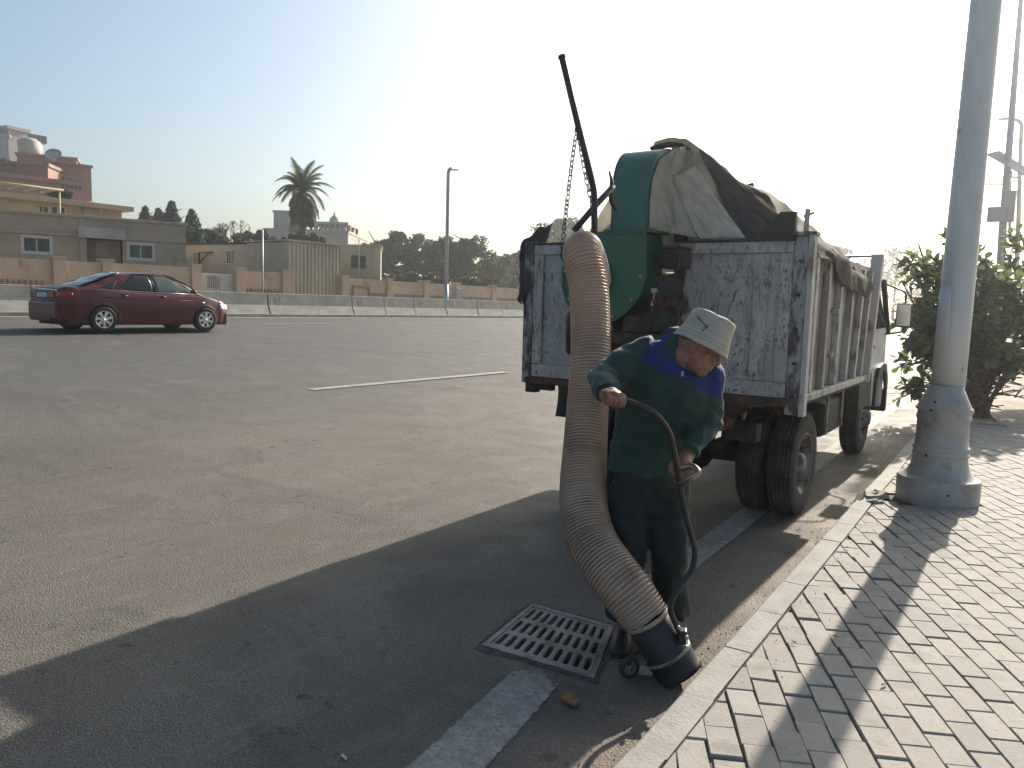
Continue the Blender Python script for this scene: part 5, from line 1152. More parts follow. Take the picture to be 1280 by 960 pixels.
# ================================================================= RED CAR
def car():
    zc = .048*(19.2-5); t = thing('parked_car', 'dark red four-door saloon car on the far lane at left', 'car', (-19.22,10.25,zc), PI/2)
    t.name = 'saloon_car'; t.rotation_euler = (R_(-0), R_(0), PI/2)
    # local: x forward, y left, z up (rz=90deg: local x -> world +Y, local y -> world -X); right side y<0 faces the camera
    HW = .86; WB = 2.62; xr, xf = -1.30, 1.32; RA = .345
    def zbot(x):
        z = .20 if -2.0 < x < 2.0 else .24
        if x < -1.95: z = .22+(-x-1.95)*.35
        if x > 1.9: z = .18+(x-1.9)*.25
        for xc in (xr, xf):
            d = abs(x-xc)
            if d < RA: z = max(z, .305+math.sqrt(RA*RA-d*d))
        return z
    def spl(tab, x):
        if x <= tab[0][0]: return tab[0][1]
        for (a, b_), (c, d) in zip(tab, tab[1:]):
            if x <= c: q = (x-a)/(c-a); q = q*q*(3-2*q)*.5+q*.5; return b_+(d-b_)*q
        return tab[-1][1]
    belt = [(-2.26,.86),(-2.20,.98),(-2.05,1.035),(-1.6,1.03),(-.9,.985),(0,.945),(.95,.93),(1.35,.89),(1.8,.80),(2.05,.70),(2.20,.58),(2.24,.50)]
    def w(x): return spl([(-2.26,.66),(-2.15,.76),(-1.9,.82),(-1.2,.855),(0,.86),(1.3,.85),(1.8,.80),(2.05,.70),(2.2,.50),(2.24,.36)], x)
    def yside(x, z):
        zt = spl(belt, x); h = (z-.2)/max(.1, zt-.2); bulge = 1-.05*(1-h)**2-.075*max(0,h-.55)**1.6*3
        f = w(x)*bulge
        for xc in (xr,xf): 
            d = math.hypot(x-xc, z-.305); 
            if RA-.01 < d < RA+.07: f += .012*(1-(d-RA)/.07)
        return f
    N_ = 150; xs_ = [-2.26+4.50*k/N_ for k in range(N_+1)]; rows = 12
    b = MB(); V = []
    for x in xs_:
        zb, zt = zbot(x), spl(belt, x)
        for r in range(rows+1):
            z = zb+(zt-zb)*r/rows; V.append((x,-yside(x,z),z))
        nt = 6
        for k in range(1, nt+1):
            q = k/nt; yy = -yside(x,zt)*(1-q); crown = .045*math.sin(q*PI/2) if (x > .9 or x < -1.5) else .03*q; V.append((x, yy, zt+crown+ (0 if 0<q<1 else 0)))
    m_ = rows+1+6
    F = []
    for i in range(N_):
        for r in range(m_-1): q = i*m_+r; F.append((q,q+m_,q+m_+1,q+1))
    b.add(V, F, 0, True); b.add([(x,-y,z) for x,y,z in V], [f[::-1] for f in F], 0, True)
    # tail and nose skins
    for i in (0, N_):
        base = i*m_
        for r in range(m_-1): b.f.append([base+r, base+r+1, len(V)+base+r+1, len(V)+base+r]); b.mi.append(0); b.sm.append(True)
    body = b.build('body', M_['carpaint'], t, local=True); md = body.modifiers.new('weld','WELD'); md.merge_threshold = .0005
    # underbody
    MB().box((-2.05,-.74,.17),(2.0,.74,.45)).build('underbody', M_['dark'], t, local=True)
    # roof and pillars
    rt_ = [(-1.80,1.03),(-1.45,1.17),(-1.05,1.33),(-.75,1.425),(-.35,1.465),(.1,1.455),(.45,1.40),(.80,1.26),(1.15,1.08),(1.45,.92)]
    def wr(x): return spl([(-1.8,.70),(-.8,.60),(.1,.58),(.6,.63),(1.45,.72)], x)
    xr_ = [-1.80+3.25*k/52 for k in range(53)]; V = []; R_N = 10
    for x in xr_:
        zt = spl(rt_, x); zb2 = spl(belt, x)-.02; 
        for r in range(R_N+1):
            q = r/R_N; z = zb2+(max(zt-.05,zb2+.005)-zb2)*q; frac = (z-zb2)/max(.5, 1); y = (yside(x,spl(belt,x))-.02)*(1-q)+ (wr(x)+.0)*q + .03*math.sin(q*PI); V.append((x,-y,z))
        for k in range(1,7):
            q = k/6; V.append((x, -wr(x)*(1-q), max(zt-.05,zb2+.005)+.05*math.sin(q*PI/2)**.7))
    mm = R_N+1+6; b = MB(); F = []
    for i in range(52):
        for r in range(mm-1): q = i*mm+r; F.append((q,q+mm,q+mm+1,q+1))
    b.add(V, F, 0, True); b.add([(x,-y,z) for x,y,z in V], [f[::-1] for f in F], 0, True)
    cabn = b.build('cabin', M_['carpaint'], t, local=True); md = cabn.modifiers.new('weld','WELD'); md.merge_threshold = .0005
    def yc(x, z):
        zt = spl(rt_, x)-.05; zb2 = spl(belt, x)-.02; q = min(1,max(0,(z-zb2)/max(.01,zt-zb2))); return (yside(x,spl(belt,x))-.02)*(1-q)+wr(x)*q+.03*math.sin(q*PI)
    def pane(poly, name, m, off, parent=t, sides=(-1,1)):
        for s in sides:
            # grid between lower and upper chains for a curved pane
            lo, hi = poly; b = MB(); n = 14
            def ch(c, q):
                x = q*(len(c)-1); i = min(int(x), len(c)-2); f = x-i; return (c[i][0]*(1-f)+c[i+1][0]*f, c[i][1]*(1-f)+c[i+1][1]*f)
            def fn(a, c):
                p, q = ch(lo, a), ch(hi, a); x = p[0]*(1-c)+q[0]*c; z = p[1]*(1-c)+q[1]*c; return (x, s*(yc(x,z)+off), z)
            b.grid(fn, n, 6); b.build(name, m, parent, local=True, solid=.006, recalc=False)
    pane(([(-.98,1.01),(-.30,.985),(-.05,.98)], [(-.72,1.20),(-.50,1.375),(-.08,1.40)]), 'side_window', M_['carglass'], .006)
    pane(([(.04,.975),(.60,.965),(1.02,.96)], [(.0,1.40),(.38,1.355),(.86,1.09)]), 'side_window', M_['carglass2'], .006)
    pane(([(-1.30,1.03),(-1.05,1.02)], [(-1.12,1.15),(-.90,1.26)]), 'quarter_window', M_['carglass'], .006)
    for s in (-1,1):
        ln_ = [(x, s*(yc(x,spl(belt,x)+.02)+.012), z) for x, z in ((-1.35,1.02),(-.9,1.0),(-.3,.977),(.3,.965),(1.06,.95))]; MB().tube(ln_, .007, 5).build('chrome_strip', M_['chrome'], t, local=True)
        MB().tube([(x, s*(yc(x,z)+.008), z) for x, z in ((1.10,.97),(.86,1.12),(.42,1.375),(0,1.42),(-.5,1.395),(-.76,1.24),(-1.0,1.03))], .010, 5).build('window_frame', M_['black'], t, local=True)
        MB().tube([(x, s*(yc(x,z)+.012), z) for x, z in ((-.01,.98),(-.035,1.40))], .020, 5).build('door_pillar', M_['black'], t, local=True)
        for x in (-.98,-.02,1.08): MB().tube([(x+.04*math.sin(k), s*(yside(x,z)+.0012), z) for k, z in enumerate((.30,.5,.75,.93))], .0035, 4).build('door_gap', M_['black'], t, local=True)
        for x in (-.78,.18): MB().tube([(x-.08, s*(yside(x,.87)+.012), .875), (x+.08, s*(yside(x,.87)+.012), .865)], .014, 6).build('door_handle', M_['carpaint'], t, local=True)
        MB().tube([(x, s*(yside(x,.80)+.002), .80-.02*x) for x in (-1.3,-.5,.5,1.0)], .005, 4).build('body_crease', M_['carpaint'], t, local=True)
        mo = MB(); ellipsoid(mo, Vector((.93,s*(.93),1.015)), (Vector((1,0,0)),Vector((0,1,0)),Vector((0,0,1))), (.085,.09,.06), 14, 8); mo.build('door_mirror', M_['carpaint'], t, local=True)
        MB().tube([(1.17,s*(yside(1.17,.72)+.004),.735),(1.31,s*(yside(1.3,.72)+.004),.75)], .012, 5).build('fender_badge', M_['chrome'], t, local=True)
        tl = MB(); tl.grid(lambda a, c: ((-2.255+.30*a), s*(yside(-2.255+.30*a, .80+.14*c)+.006), .80+.14*c+.03*a*(c-.5)-(.04*a if c > .5 else -.05*a)), 10, 5); tl.build('tail_light', M_['redlens'], t, local=True, solid=.01, recalc=False)
        hl_ = MB(); hl_.grid(lambda a, c: ((1.78+.36*a), s*(yside(1.78+.36*a, .60+.1*c)+.006), .58+.13*c-.03*a+.02*(1-a)*c), 8, 4); hl_.build('headlight', M_['lens'], t, local=True, solid=.01, recalc=False)
    # rear
    def rearx(z): return -2.265
    MB().box((-2.275,-.62,.77),(-2.258,.62,.94)).build('boot_panel', M_['carpaint'], t, local=True, bevel=.01)
    MB().tube([(-2.25,-.66,.955),(-2.275,0,.975),(-2.25,.66,.955)], .016, 6).build('boot_chrome', M_['chrome'], t, local=True)
    MB().box((-2.290,-.24,.80),(-2.276,.24,.90)).build('number_plate', M_['plate'], t, local=True)
    for s in (-1,1): MB().box((-2.288,s*.28 if s>0 else -.60,.80),(-2.262,.60 if s>0 else -.28,.92)).build('tail_light', M_['redlens'], t, local=True, bevel=.008)
    MB().prism([(-2.30,-.70,.30),(-2.30,-.70,.66),(-2.26,-.70,.72),(-2.1,-.70,.72),(-2.1,-.70,.26),(-2.24,-.70,.24)], (0,1.40,0)).build('rear_bumper', M_['carpaint'], t, local=True, bevel=.03)
    MB().box((-2.305,-.45,.27),(-2.29,.45,.36)).build('bumper_insert', M_['black'], t, local=True)
    rg = MB(); rg.grid(lambda a, c: (-1.78+1.0*c+.0, (-.60+1.20*a)*(1-.10*c), spl(rt_,-1.78+1.0*c)+.004+.02*math.sin(a*PI)), 10, 10); rg.build('rear_window', M_['carglass'], t, local=True, solid=.006, recalc=False)
    ws = MB(); ws.grid(lambda a, c: (.44+.90*c, (-.60+1.20*a)*(.95+.08*c), spl(rt_,.44+.90*c)+.004+.02*math.sin(a*PI)), 10, 10); ws.build('windscreen', M_['carglass'], t, local=True, solid=.006, recalc=False)
    # wheels
    for x in (xr,xf):
        for s in (-1,1):
            wv = bpy.data.objects.new('wheel', None); COL.objects.link(wv); wv.parent = t; wv.location = (x, s*.775, .305); wv.rotation_euler = (0, rnd(0,1), 0)
            MB().lathe([(.20,-.09),(.27,-.10),(.302,-.085),(.305,0),(.302,.085),(.27,.10),(.20,.09)], (0,0,0), (0,s,0), 40, cap=False).build('tyre', M_['rubber2'], wv, local=True)
            MB().lathe([(.205,.085),(.195,.06),(.19,-.06),(.0,-.06)], (0,0,0), (0,s,0), 32, cap=False).build('brake_well', M_['dark'], wv, local=True)
            r = MB(); r.lathe([(.207,.088),(.203,.095),(.188,.092),(.185,.07)], (0,0,0), (0,s,0), 36, cap=False); r.lathe([(0,.09),(.042,.09),(.05,.075)], (0,0,0), (0,s,0), 20, cap=True)
            for k in range(7):
                a = 2*PI*k/7; dx, dz = math.cos(a), math.sin(a); px_, pz_ = -dz, dx
                r.add([(dx*.03+px_*.022,s*.085,dz*.03+pz_*.022),(dx*.03-px_*.022,s*.085,dz*.03-pz_*.022),(dx*.19-px_*.040,s*.080,dz*.19-pz_*.040),(dx*.19+px_*.040,s*.080,dz*.19+pz_*.040),(dx*.03+px_*.022,s*.06,dz*.03+pz_*.022),(dx*.03-px_*.022,s*.06,dz*.03-pz_*.022),(dx*.19-px_*.040,s*.055,dz*.19-pz_*.040),(dx*.19+px_*.040,s*.055,dz*.19+pz_*.040)], [(0,1,2,3),(4,7,6,5),(0,4,5,1),(1,5,6,2),(2,6,7,3),(3,7,4,0)])
            r.build('alloy_rim', M_['alloy'], wv, local=True)
M_['carpaint'] = mat('dark_red_car_paint', (.085,.008,.013), .35, .0, (.07,.008,.012), 4, coat=.3, spec=.3)
M_['carglass'] = mat('dark_car_glass', (.02,.024,.026), .05, 0, spec=.35)
M_['carglass2'] = mat('grey_car_glass', (.075,.095,.085), .08, 0, spec=.9)
M_['chrome'] = mat('chrome', (.75,.75,.75), .15, 1)
M_['redlens'] = mat('red_lamp_lens', (.32,.008,.012), .2, 0, coat=.5)
M_['lens'] = mat('clear_lamp_lens', (.6,.6,.6), .15, .4)
M_['plate'] = mat('pale_blue_number_plate', (.42,.52,.60), .5)
M_['alloy'] = mat('silver_alloy', (.55,.56,.57), .35, .7)
M_['rubber2'] = mat('black_car_tyre', (.014,.014,.014), .85)
car()

# ================================================================= WALLS AND BUILDINGS beyond the road
Z0 = .905
M_['wall'] = mat('peach_rendered_wall', (.45,.335,.25), .9, 0, (.39,.29,.215), .7, (.4,.6), bump=.004, bscale=12, layers=[((.27,.18,.125), 2.2, (.58,.7), (1,1,.4))])
M_['beige'] = mat('beige_house_render', (.40,.325,.235), .9, 0, (.32,.265,.195), .6, (.4,.62), (1,1,2.5), bump=.005, bscale=8, layers=[((.24,.205,.165), 1.6, (.6,.72), (1,1,.5))])
M_['yellow'] = mat('pale_yellow_render', (.46,.36,.22), .9, 0, (.36,.29,.19), .8)
M_['pink'] = mat('terracotta_block_render', (.33,.215,.175), .9, 0, (.28,.185,.15), .4, bump=.004, bscale=6)
M_['grey'] = mat('hazy_grey_concrete', (.32,.31,.30), .9, 0, (.24,.235,.23), .3)
M_['cream'] = mat('cream_sheet_metal', (.42,.365,.27), .7, 0, (.35,.30,.225), 1.5, (.4,.6), (1,1,.3), layers=[((.24,.18,.125), 3, (.62,.74), (1,1,.2))])
M_['whitewash'] = mat('offwhite_render', (.43,.41,.37), .9, 0, (.35,.335,.30), .8, (.4,.62), layers=[((.25,.23,.2), 2.5, (.62,.72), (1,1,.3))])
M_['dkglass'] = mat('dark_window_pane', (.045,.06,.062), .15, 0, (.075,.095,.095), 2, spec=.6)
M_['frame'] = mat('pale_window_frame', (.5,.47,.42), .7)
M_['brownrail'] = mat('brown_slat_paint', (.27,.15,.10), .85)
class Face:
    """a facade along the ground line a->b, with its outward normal towards the road"""
    def __init__(s, a, b):
        s.a = Vector((a[0],a[1],0)); s.b = Vector((b[0],b[1],0)); s.t = (s.b-s.a).normalized(); s.n = Vector((s.t.y,-s.t.x,0)); s.L = (s.b-s.a).length
    def p(s, x, z, out=0): return s.a+s.t*x+s.n*out+Vector((0,0,z))
    def slab(s, mb, x0, x1, z0, z1, o0, o1, mi=0):
        v = [s.p(x0,z0,o0),s.p(x1,z0,o0),s.p(x1,z0,o1),s.p(x0,z0,o1),s.p(x0,z1,o0),s.p(x1,z1,o0),s.p(x1,z1,o1),s.p(x0,z1,o1)]
        return mb.add(v, [(0,3,2,1),(4,5,6,7),(0,1,5,4),(1,2,6,5),(2,3,7,6),(3,0,4,7)], mi)
def wall_with_holes(F, L, z0, z1, holes, thick, mt, parent, name='wall'):
    """front wall as slabs round the window openings (they are real holes)"""
    b = MB(); hs = sorted(holes); x = 0
    for (a, c, d, e) in hs:
        if a > x: F.slab(b, x, a, z0, z1, -thick, 0)
        if d > z0: F.slab(b, a, c, z0, d, -thick, 0)
        if e < z1: F.slab(b, a, c, e, z1, -thick, 0)
        x = c
    if x < L: F.slab(b, x, L, z0, z1, -thick, 0)
    return b.build(name, mt, parent)
def window(F, h, parent, bars=0, mull=1, fw=.09, pane=None, frame=None):
    a, c, d, e = h; f = MB(); o0, o1 = -.10, .03
    F.slab(f, a-fw, c+fw, d-fw, d, o0, o1); F.slab(f, a-fw, c+fw, e, e+fw, o0, o1); F.slab(f, a-fw, a, d, e, o0, o1); F.slab(f, c, c+fw, d, e, o0, o1)
    w = f.build('window', frame or M_['frame'], parent)
    edges = [a+(c-a)*k/(mull+1) for k in range(mull+2)]
    for k, (x0, x1) in enumerate(zip(edges, edges[1:])):
        g = MB(); F.slab(g, x0+.025, x1-.025, d+.0, e-.0, -.09, -.075); g.build('pane', pane or M_['dkglass'], w)
    g = MB()
    for x in edges[1:-1]: F.slab(g, x-.025, x+.025, d, e, -.095, -.05)
    for k in range(bars): x = a+(c-a)*(k+1)/(bars+1); F.slab(g, x-.015, x+.015, d, e, .0, .02)
    if bars:
        for k in range(1,4): z = d+(e-d)*k/4; F.slab(g, a, c, z-.015, z+.015, -.012, -.002)
    if g.v: g.build('window_bars', frame or M_['frame'], w)
    return w
def block(name, label, cat, A, B, ztop, depth, mt, holes=(), z0=Z0, roof=.12, roofm=None, over=.08, parapet=0):
    F = Face(A, B); c = (F.a+F.b)/2-F.n*depth/2; t = thing(name, label, cat, (c.x,c.y,z0))
    wall_with_holes(F, F.L, z0, ztop, holes, .22, mt, t)
    b = MB(); F.slab(b, 0, .22, z0, ztop, -depth, -.222); F.slab(b, F.L-.22, F.L, z0, ztop, -depth, -.222); F.slab(b, .222, F.L-.222, z0, ztop, -depth, -depth+.22)
    b.build('side_walls', mt, t)
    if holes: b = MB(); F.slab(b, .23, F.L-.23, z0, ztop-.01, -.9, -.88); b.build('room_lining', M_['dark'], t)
    if roof: b = MB(); F.slab(b, -over, F.L+over, ztop+.002, ztop+roof, -depth-over, over); b.build('roof', roofm or mt, t, bevel=.01)
    return t, F
# ---- boundary wall in three runs with pillars and slatted foot
def run(px0, px1, label, A, B, pil, z1, zb1=None, ribs=()):
    F = Face(A, B); t = thing('boundary_wall', label, 'wall', (F.a.x, F.a.y, Z0), group='peach boundary walls behind the barriers')
    b = MB(); zb1 = zb1 or z1
    v = [F.p(0,Z0,-.2),F.p(F.L,Z0,-.2),F.p(F.L,Z0,0),F.p(0,Z0,0),F.p(0,z1,-.2),F.p(F.L,zb1,-.2),F.p(F.L,zb1,0),F.p(0,z1,0)]
    b.add(v, [(0,3,2,1),(4,5,6,7),(0,1,5,4),(1,2,6,5),(2,3,7,6),(3,0,4,7)]); b.build('wall_panel', M_['wall'], t)
    for x in pil:
        z = z1+(zb1-z1)*x/F.L; b = MB(); F.slab(b, x-.2, x+.2, Z0, z+.07, -.27, .08); F.slab(b, x-.24, x+.24, z+.072, z+.13, -.31, .12); b.build('pillar', M_['wall'], t)
    for x0, x1 in ribs:
        n = int((x1-x0)/.17)
        for k in range(n): x = x0+.17*(k+.3); g = MB(); F.slab(g, x, x+.06, Z0+.5, Z0+1.06+.07*noise.noise((k,0,0)), .001, .05); g.build('slat', M_['brownrail'], t)
    return t, F
A1 = (-28.000,9.526,2.684); B1 = (-28.000,17.445,2.757)
L1 = 7.919
run(0,0,'peach rendered wall with brown slats behind the red car', A1, B1, (2.646, 4.279, L1-.22), 2.643, 2.715, ((.5,2.318),(6.951,L1-.4)))
A2 = (-28.000,18.986,2.681); B2 = (-28.000,21.616,2.748)
run(0,0,'short peach wall between the white gate and the corrugated shed', A2, B2, (.22, 2.498), 2.681, 2.707, ((.5,2.204),))
A3 = (-28.000,24.623,2.675); B3 = (-28.000,43.718,2.476)
t3, F3 = run(0,0,'long peach wall running right from the corrugated shed', A3, B3, (.22,)+tuple([3.181,5.893,8.442,11.798,14.819]), 2.638, 2.581, ((1.825,18.654),))
b = MB(); x0, x1 = 0.698, 1.840; za = Z0+.4; zt = 2.214
F3.slab(b, x0, x0+.1, za, zt, .001, .06); F3.slab(b, x1-.1, x1, za, zt, .001, .06); F3.slab(b, x0, x1, zt, zt+.1, .001, .07); b.build('hatch_frame', M_['brownrail'], t3)
# ---- white gate
A = Vector((-28.100,17.536,2.386)); B = Vector((-28.100,19.014,2.454)); F = Face(A, B); t = thing('metal_gate', 'white metal gate with barred window between the peach walls', 'gate', (A.x,A.y,Z0))
zt = 2.511; h = (0.244,0.772,1.907,2.397)
wall_with_holes(F, F.L, Z0, zt, [h], .05, M_['whitewash'], t, 'gate_leaf')
g = MB(); F.slab(g, h[0], h[1], h[2], h[3], -.3, -.28); g.build('dark_backing', M_['dark'], t)
for k in range(6): g = MB(); x = h[0]+(h[1]-h[0])*(k+.5)/6; F.slab(g, x-.02, x+.02, h[2], h[3], -.03, .0); g.build('bar', M_['whitewash'], t)
g = MB(); F.slab(g, F.L*.56, F.L*.56+.04, Z0, zt, .001, .03); F.slab(g, 0, F.L, zt-.08, zt, .001, .03); g.build('gate_rail', M_['frame'], t)
# ---- beige house
A, B = (-35.694,11.677,4.800), (-32.671,19.636,4.800)
def hh(*a): return a
holes = [(2.337,3.217,3.237,3.764), (6.219,7.101,3.190,3.726), (4.366,5.943,2.540,3.906)]
t, F = block('house', 'low beige flat-roofed house behind the wall at left with three windows', 'house', A, B, 4.72, 8, M_['beige'], [holes[0],holes[2],holes[1]])
window(F, holes[0], t, 0, 1, .13); window(F, holes[1], t, 0, 1, .13)
b = MB(); a_, c_, d_, e_ = holes[2]; F.slab(b, a_, c_, d_, e_, -.80, -.75); b.build('porch_back_wall', M_['beige'], t)
h = (5.019,5.402,3.266,3.750); F2 = Face(F.p(0,0,-.74), F.p(F.L,0,-.74)); window(F2, h, t, 5, 0, .04)
b = MB(); F.slab(b, a_-.1, c_+.1, e_-.0, e_+.45, .002, .30); b.build('porch_canopy', M_['whitewash'], t)
zbd = 4.056; b = MB(); F.slab(b, 0, F.L, zbd-.12, zbd, .002, .08); b.build('string_course', M_['beige'], t)
b = MB(); x_ = 4.317; F.slab(b, x_, x_+.25, Z0, 4.7, .002, .06); b.build('pilaster', M_['beige'], t)
# ---- long white block with barred windows, corrugated shed, end block
A, B = (-38.154,21.677,4.200), (-29.943,23.164,4.200)
holes = [(2.161,2.538,3.148,3.744), (4.446,4.861,3.232,3.813), (6.566,6.964,3.160,3.765)]
t, F = block('outbuilding', 'long low off-white block with three small barred windows', 'building', A, B, 4.14, 4.5, M_['whitewash'], holes, roof=.10, roofm=M_['dark'])
for h in holes: window(F, h, t, 3, 1, .05)
b = MB(); x_ = 2.716; b.tube([F.p(x_,2.6,.15),F.p(x_,3.75,.15),F.p(x_+.9,3.75,.15)], .04, 6); b.tube([F.p(x_,3.2,.15),F.p(x_+.6,3.72,.15)], .03, 6); b.build('bracket', M_['dark'], t)
A, B = (-28.300,21.851,4.124), (-28.300,24.829,4.182); F = Face(A, B); zt = 4.124; t = thing('corrugated_shed', 'tall cream corrugated metal shed standing in the line of the wall', 'shed', (A[0],A[1],Z0))
b = MB(); n = 0; x = 0; V = []
while x < F.L:
    for dx, o in ((0,0),(.03,.05),(.12,.05),(.15,0)):
        V.append((min(x+dx,F.L), o))
    x += .21
for (xa, oa), (xb_, ob) in zip(V, V[1:]):
    b.add([F.p(xa,Z0,oa),F.p(xb_,Z0,ob),F.p(xb_,zt-.05*xb_/F.L,ob),F.p(xa,zt,oa)], [(0,1,2,3)])
b.build('corrugated_sheet', M_['cream'], t, recalc=False)
b = MB(); F.slab(b, 0, F.L, Z0, zt-.03, -3, -.004); b.build('shed_body', M_['cream'], t)
b = MB(); F.slab(b, -.1, F.L+.1, zt+.002, zt+.06, -3.1, .14); b.build('roof', M_['cream'], t)
A, B = (-29.712,26.067,4.350), (-28.307,27.481,4.350)
holes = [(0.547,0.903,3.203,3.822), (0.977,1.256,3.176,3.798)]
t, F = block('outbuilding', 'cream end block with two dark windows right of the corrugated shed', 'building', A, B, 4.28, 4, M_['cream'], holes, roof=.07)
for h in holes: window(F, h, t, 0, 0, .04, frame=M_['cream'])
b = MB(); x_ = 0.938; b.tube([F.p(x_,Z0,.1),F.p(x_,4.6,.1)], .035, 6); b.build('drain_pipe', M_['frame'], t)
# thin pole and bare antenna by the white block
p = Vector((-24.938,18.080,2.863)); o = MB().tube([Vector((p.x,p.y,Z0)), (-25.045,18.167,4.154)], .035, 6).build('thin_pole', M_['galv'], None); tagit(o, 'thin metal pole standing before the long white block', 'pole')
# ---- yellow storey behind
A, B = (-46.786,15.337,6.600), (-46.553,23.880,6.600)
FRy = [(4.044,4.472,5.659,6.267), (4.657,5.349,5.750,6.338)]
t, F = block('house', 'pale yellow house top with flat overhanging roof behind the beige house', 'house', A, B, 6.5, 9, M_['yellow'], FRy, roof=.28, roofm=M_['beige'], over=.5)
for h in FRy: window(F, h, t, 0, 1, .06)
b = MB(); 
XE = 4.085
for k in range(5): x = XE-k*.8; b.tube([F.p(x,7.0,2.5),F.p(x,7.0,.2)], .05, 5)
b.tube([F.p(XE-4,7,2.5),F.p(XE+.2,7,2.5)], .06, 5); b.tube([F.p(XE,4.6,2.4),F.p(XE,7,2.5)], .06, 5); b.build('pergola', M_['yellow'], t)
xo, zo = 5.969, 6.309
b = MB(); b.lathe([(0,0),(.55,0),(.6,.05),(.4,.08),(0,.08)], F.p(xo+.9,zo,.05), tuple(F.n), 20); b.build('satellite_dish', M_['beige'], t)
# ---- terracotta blocks
A, B = (-88.251,28.909,10.500), (-79.173,37.321,10.500)
# lower wing (front) and two stepped blocks behind
A, B = (-62.054,20.325,7.805), (-60.983,28.626,8.322); zt = 9.358
tq, Fq = block('apartment_block', 'terracotta lower wing with a row of small slits behind the yellow house', 'building', A, B, 9.518, 3, M_['pink'], roof=.3, roofm=M_['pink'], over=.15)
b = MB()
for k in range(5): x, z = Fq.L*(.80+.035*k), 9.239; Fq.slab(b, x, x+.18, z, z+.75, .001, .01); 
b.build('slit_window', M_['dkglass'], tq)
A, B = (-68.932,27.930,9.172), (-63.315,26.983,8.724)
tq, Fq = block('apartment_block', 'tall terracotta block stepping up behind the lower terracotta wing', 'building', (-63.315,26.983,8.724), (-69.362,32.633,9.524), 10.948, 4, M_['pink'], roof=.25, roofm=M_['pink'], over=.12)
tq, Fq = block('apartment_block', 'terracotta stair block with one small window beside the tall block', 'building', (-76.346,30.089,9.879), (-65.447,27.950,8.971), 11.583, 3, M_['pink'], [(7.316,9.176,10.381,11.007)], roof=.2, roofm=M_['pink'], over=.12)
window(Fq, (7.316,9.176,10.381,11.007), tq, 0, 0, .06, frame=M_['pink'])
tq, Fq = block('penthouse', 'terracotta rooftop storey crowning the terracotta blocks', 'building', (-83.145,32.699,10.607), (-80.638,37.017,10.699), 14.538, 2.5, M_['pink'], roof=.25, roofm=M_['pink'], over=.15)
tk = Vector((-82.570,33.669,14.932))
for (pxp, r, hgt, lab) in (((-84.813,34.490,14.660), 1.0, 1.9, 'white round water tank left on the terracotta roof'), ((-85.411,35.322,14.850), .6, 1.6, 'small white water tank right on the terracotta roof')):
    p = Vector(pxp); o = MB().lathe([(0,0),(r,0),(r,hgt*.85),(r*.6,hgt),(0,hgt)], p, seg=18).build('water_tank', M_['whitewash']); tagit(o, lab, 'water tank')
p = Vector((-78.545,34.012,14.184)); b = MB(); b.lathe([(0,-.12),(.4,-.06),(.70,.13),(.72,.14),(.4,-.03),(0,-.09)], p+Vector((0,0,.15)), (.55,-.45,.55), 26, cap=False); b.tube([p-Vector((0,0,.9)), p+Vector((0,0,.1))], .07, 8); o = b.build('satellite_dish', M_['whitewash'], recalc=False); tagit(o, 'white satellite dish tilted on the terracotta roof', 'satellite dish')
# ---- hazy tower blocks
def tower(A, B, ztop, depth, lab, rows, cols):
    t, F = block('tower_block', lab, 'building', A, B, ztop, depth, M_['grey'], roof=.5, over=.3)
    for r in range(rows):
        for c in range(cols):
            x = F.L*(c+.5)/cols; z = ztop-2.2-r*3.1; g = MB(); F.slab(g, x-.7, x+.7, z-.8, z+.6, .01, .06); g.build('window', M_['dkglass'], t)
            g = MB(); F.slab(g, x-1.2, x+1.2, z-1.35, z-.85, .06, .8); g.build('balcony', M_['whitewash'], t)
    return t, F
tower((-150.284,48.143,17.256), (-133.635,51.465,16.662), 26.087, 3, 'distant pale grey tower block at the left edge with a dark roof room', 5, 3)
t, F = tower((-133.635,51.465,16.662), (-142.700,57.478,18.017), 24.772, 3, 'distant pale grey tower block stepping down right of the first tower', 5, 2)
o = MB().box((-141.036,52.212,25.691), tuple(Vector((-138.669,54.088,26.913))+Vector((0,5,0)))).build('roof_room', M_['dkglass']); tagit(o, 'dark roof room on top of the leftmost tower block', 'roof room')
# ---- white villa behind the palm
A, B = (-62.955,46.926,7.151), (-60.715,48.563,7.229)
t, F = block('villa', 'white villa tower block left behind the palm', 'building', A, B, 9.775, 3, M_['whitewash'], roof=.2); 
t, F = block('villa', 'white villa with columned roof terrace right behind the palm', 'building', (-61.980,45.127,6.976), (-55.606,49.757,6.971), 7.793, 10, M_['whitewash'], roof=.3, over=.05)
zt = 7.793; zz = 8.581; xl = 4.651
for k in range(8):
    for o_ in (-.5,-4): x = xl+(F.L-xl)*k/7.2; g = MB(); F.slab(g, x, x+.28, zt+.3, zz, o_, o_+.3); g.build('column', M_['whitewash'], t)
g = MB(); F.slab(g, xl-.3, F.L, zz, zz+.25, -4.3, .0); g.build('terrace_roof', M_['whitewash'], t)
g = MB(); g.lathe([(.45,0),(.5,.25),(.4,.6),(.12,.85),(.04,1.2),(0,1.2)], F.p(xl+(F.L-xl)*.42,zz+.25,-2.5), seg=16); g.build('roof_finial', M_['whitewash'], t)
g = MB(); xq = 2.403; F.slab(g, xq, xq+.8, zt-.1, zt+.9, .05, .1); g.build('window', M_['dkglass'], t)

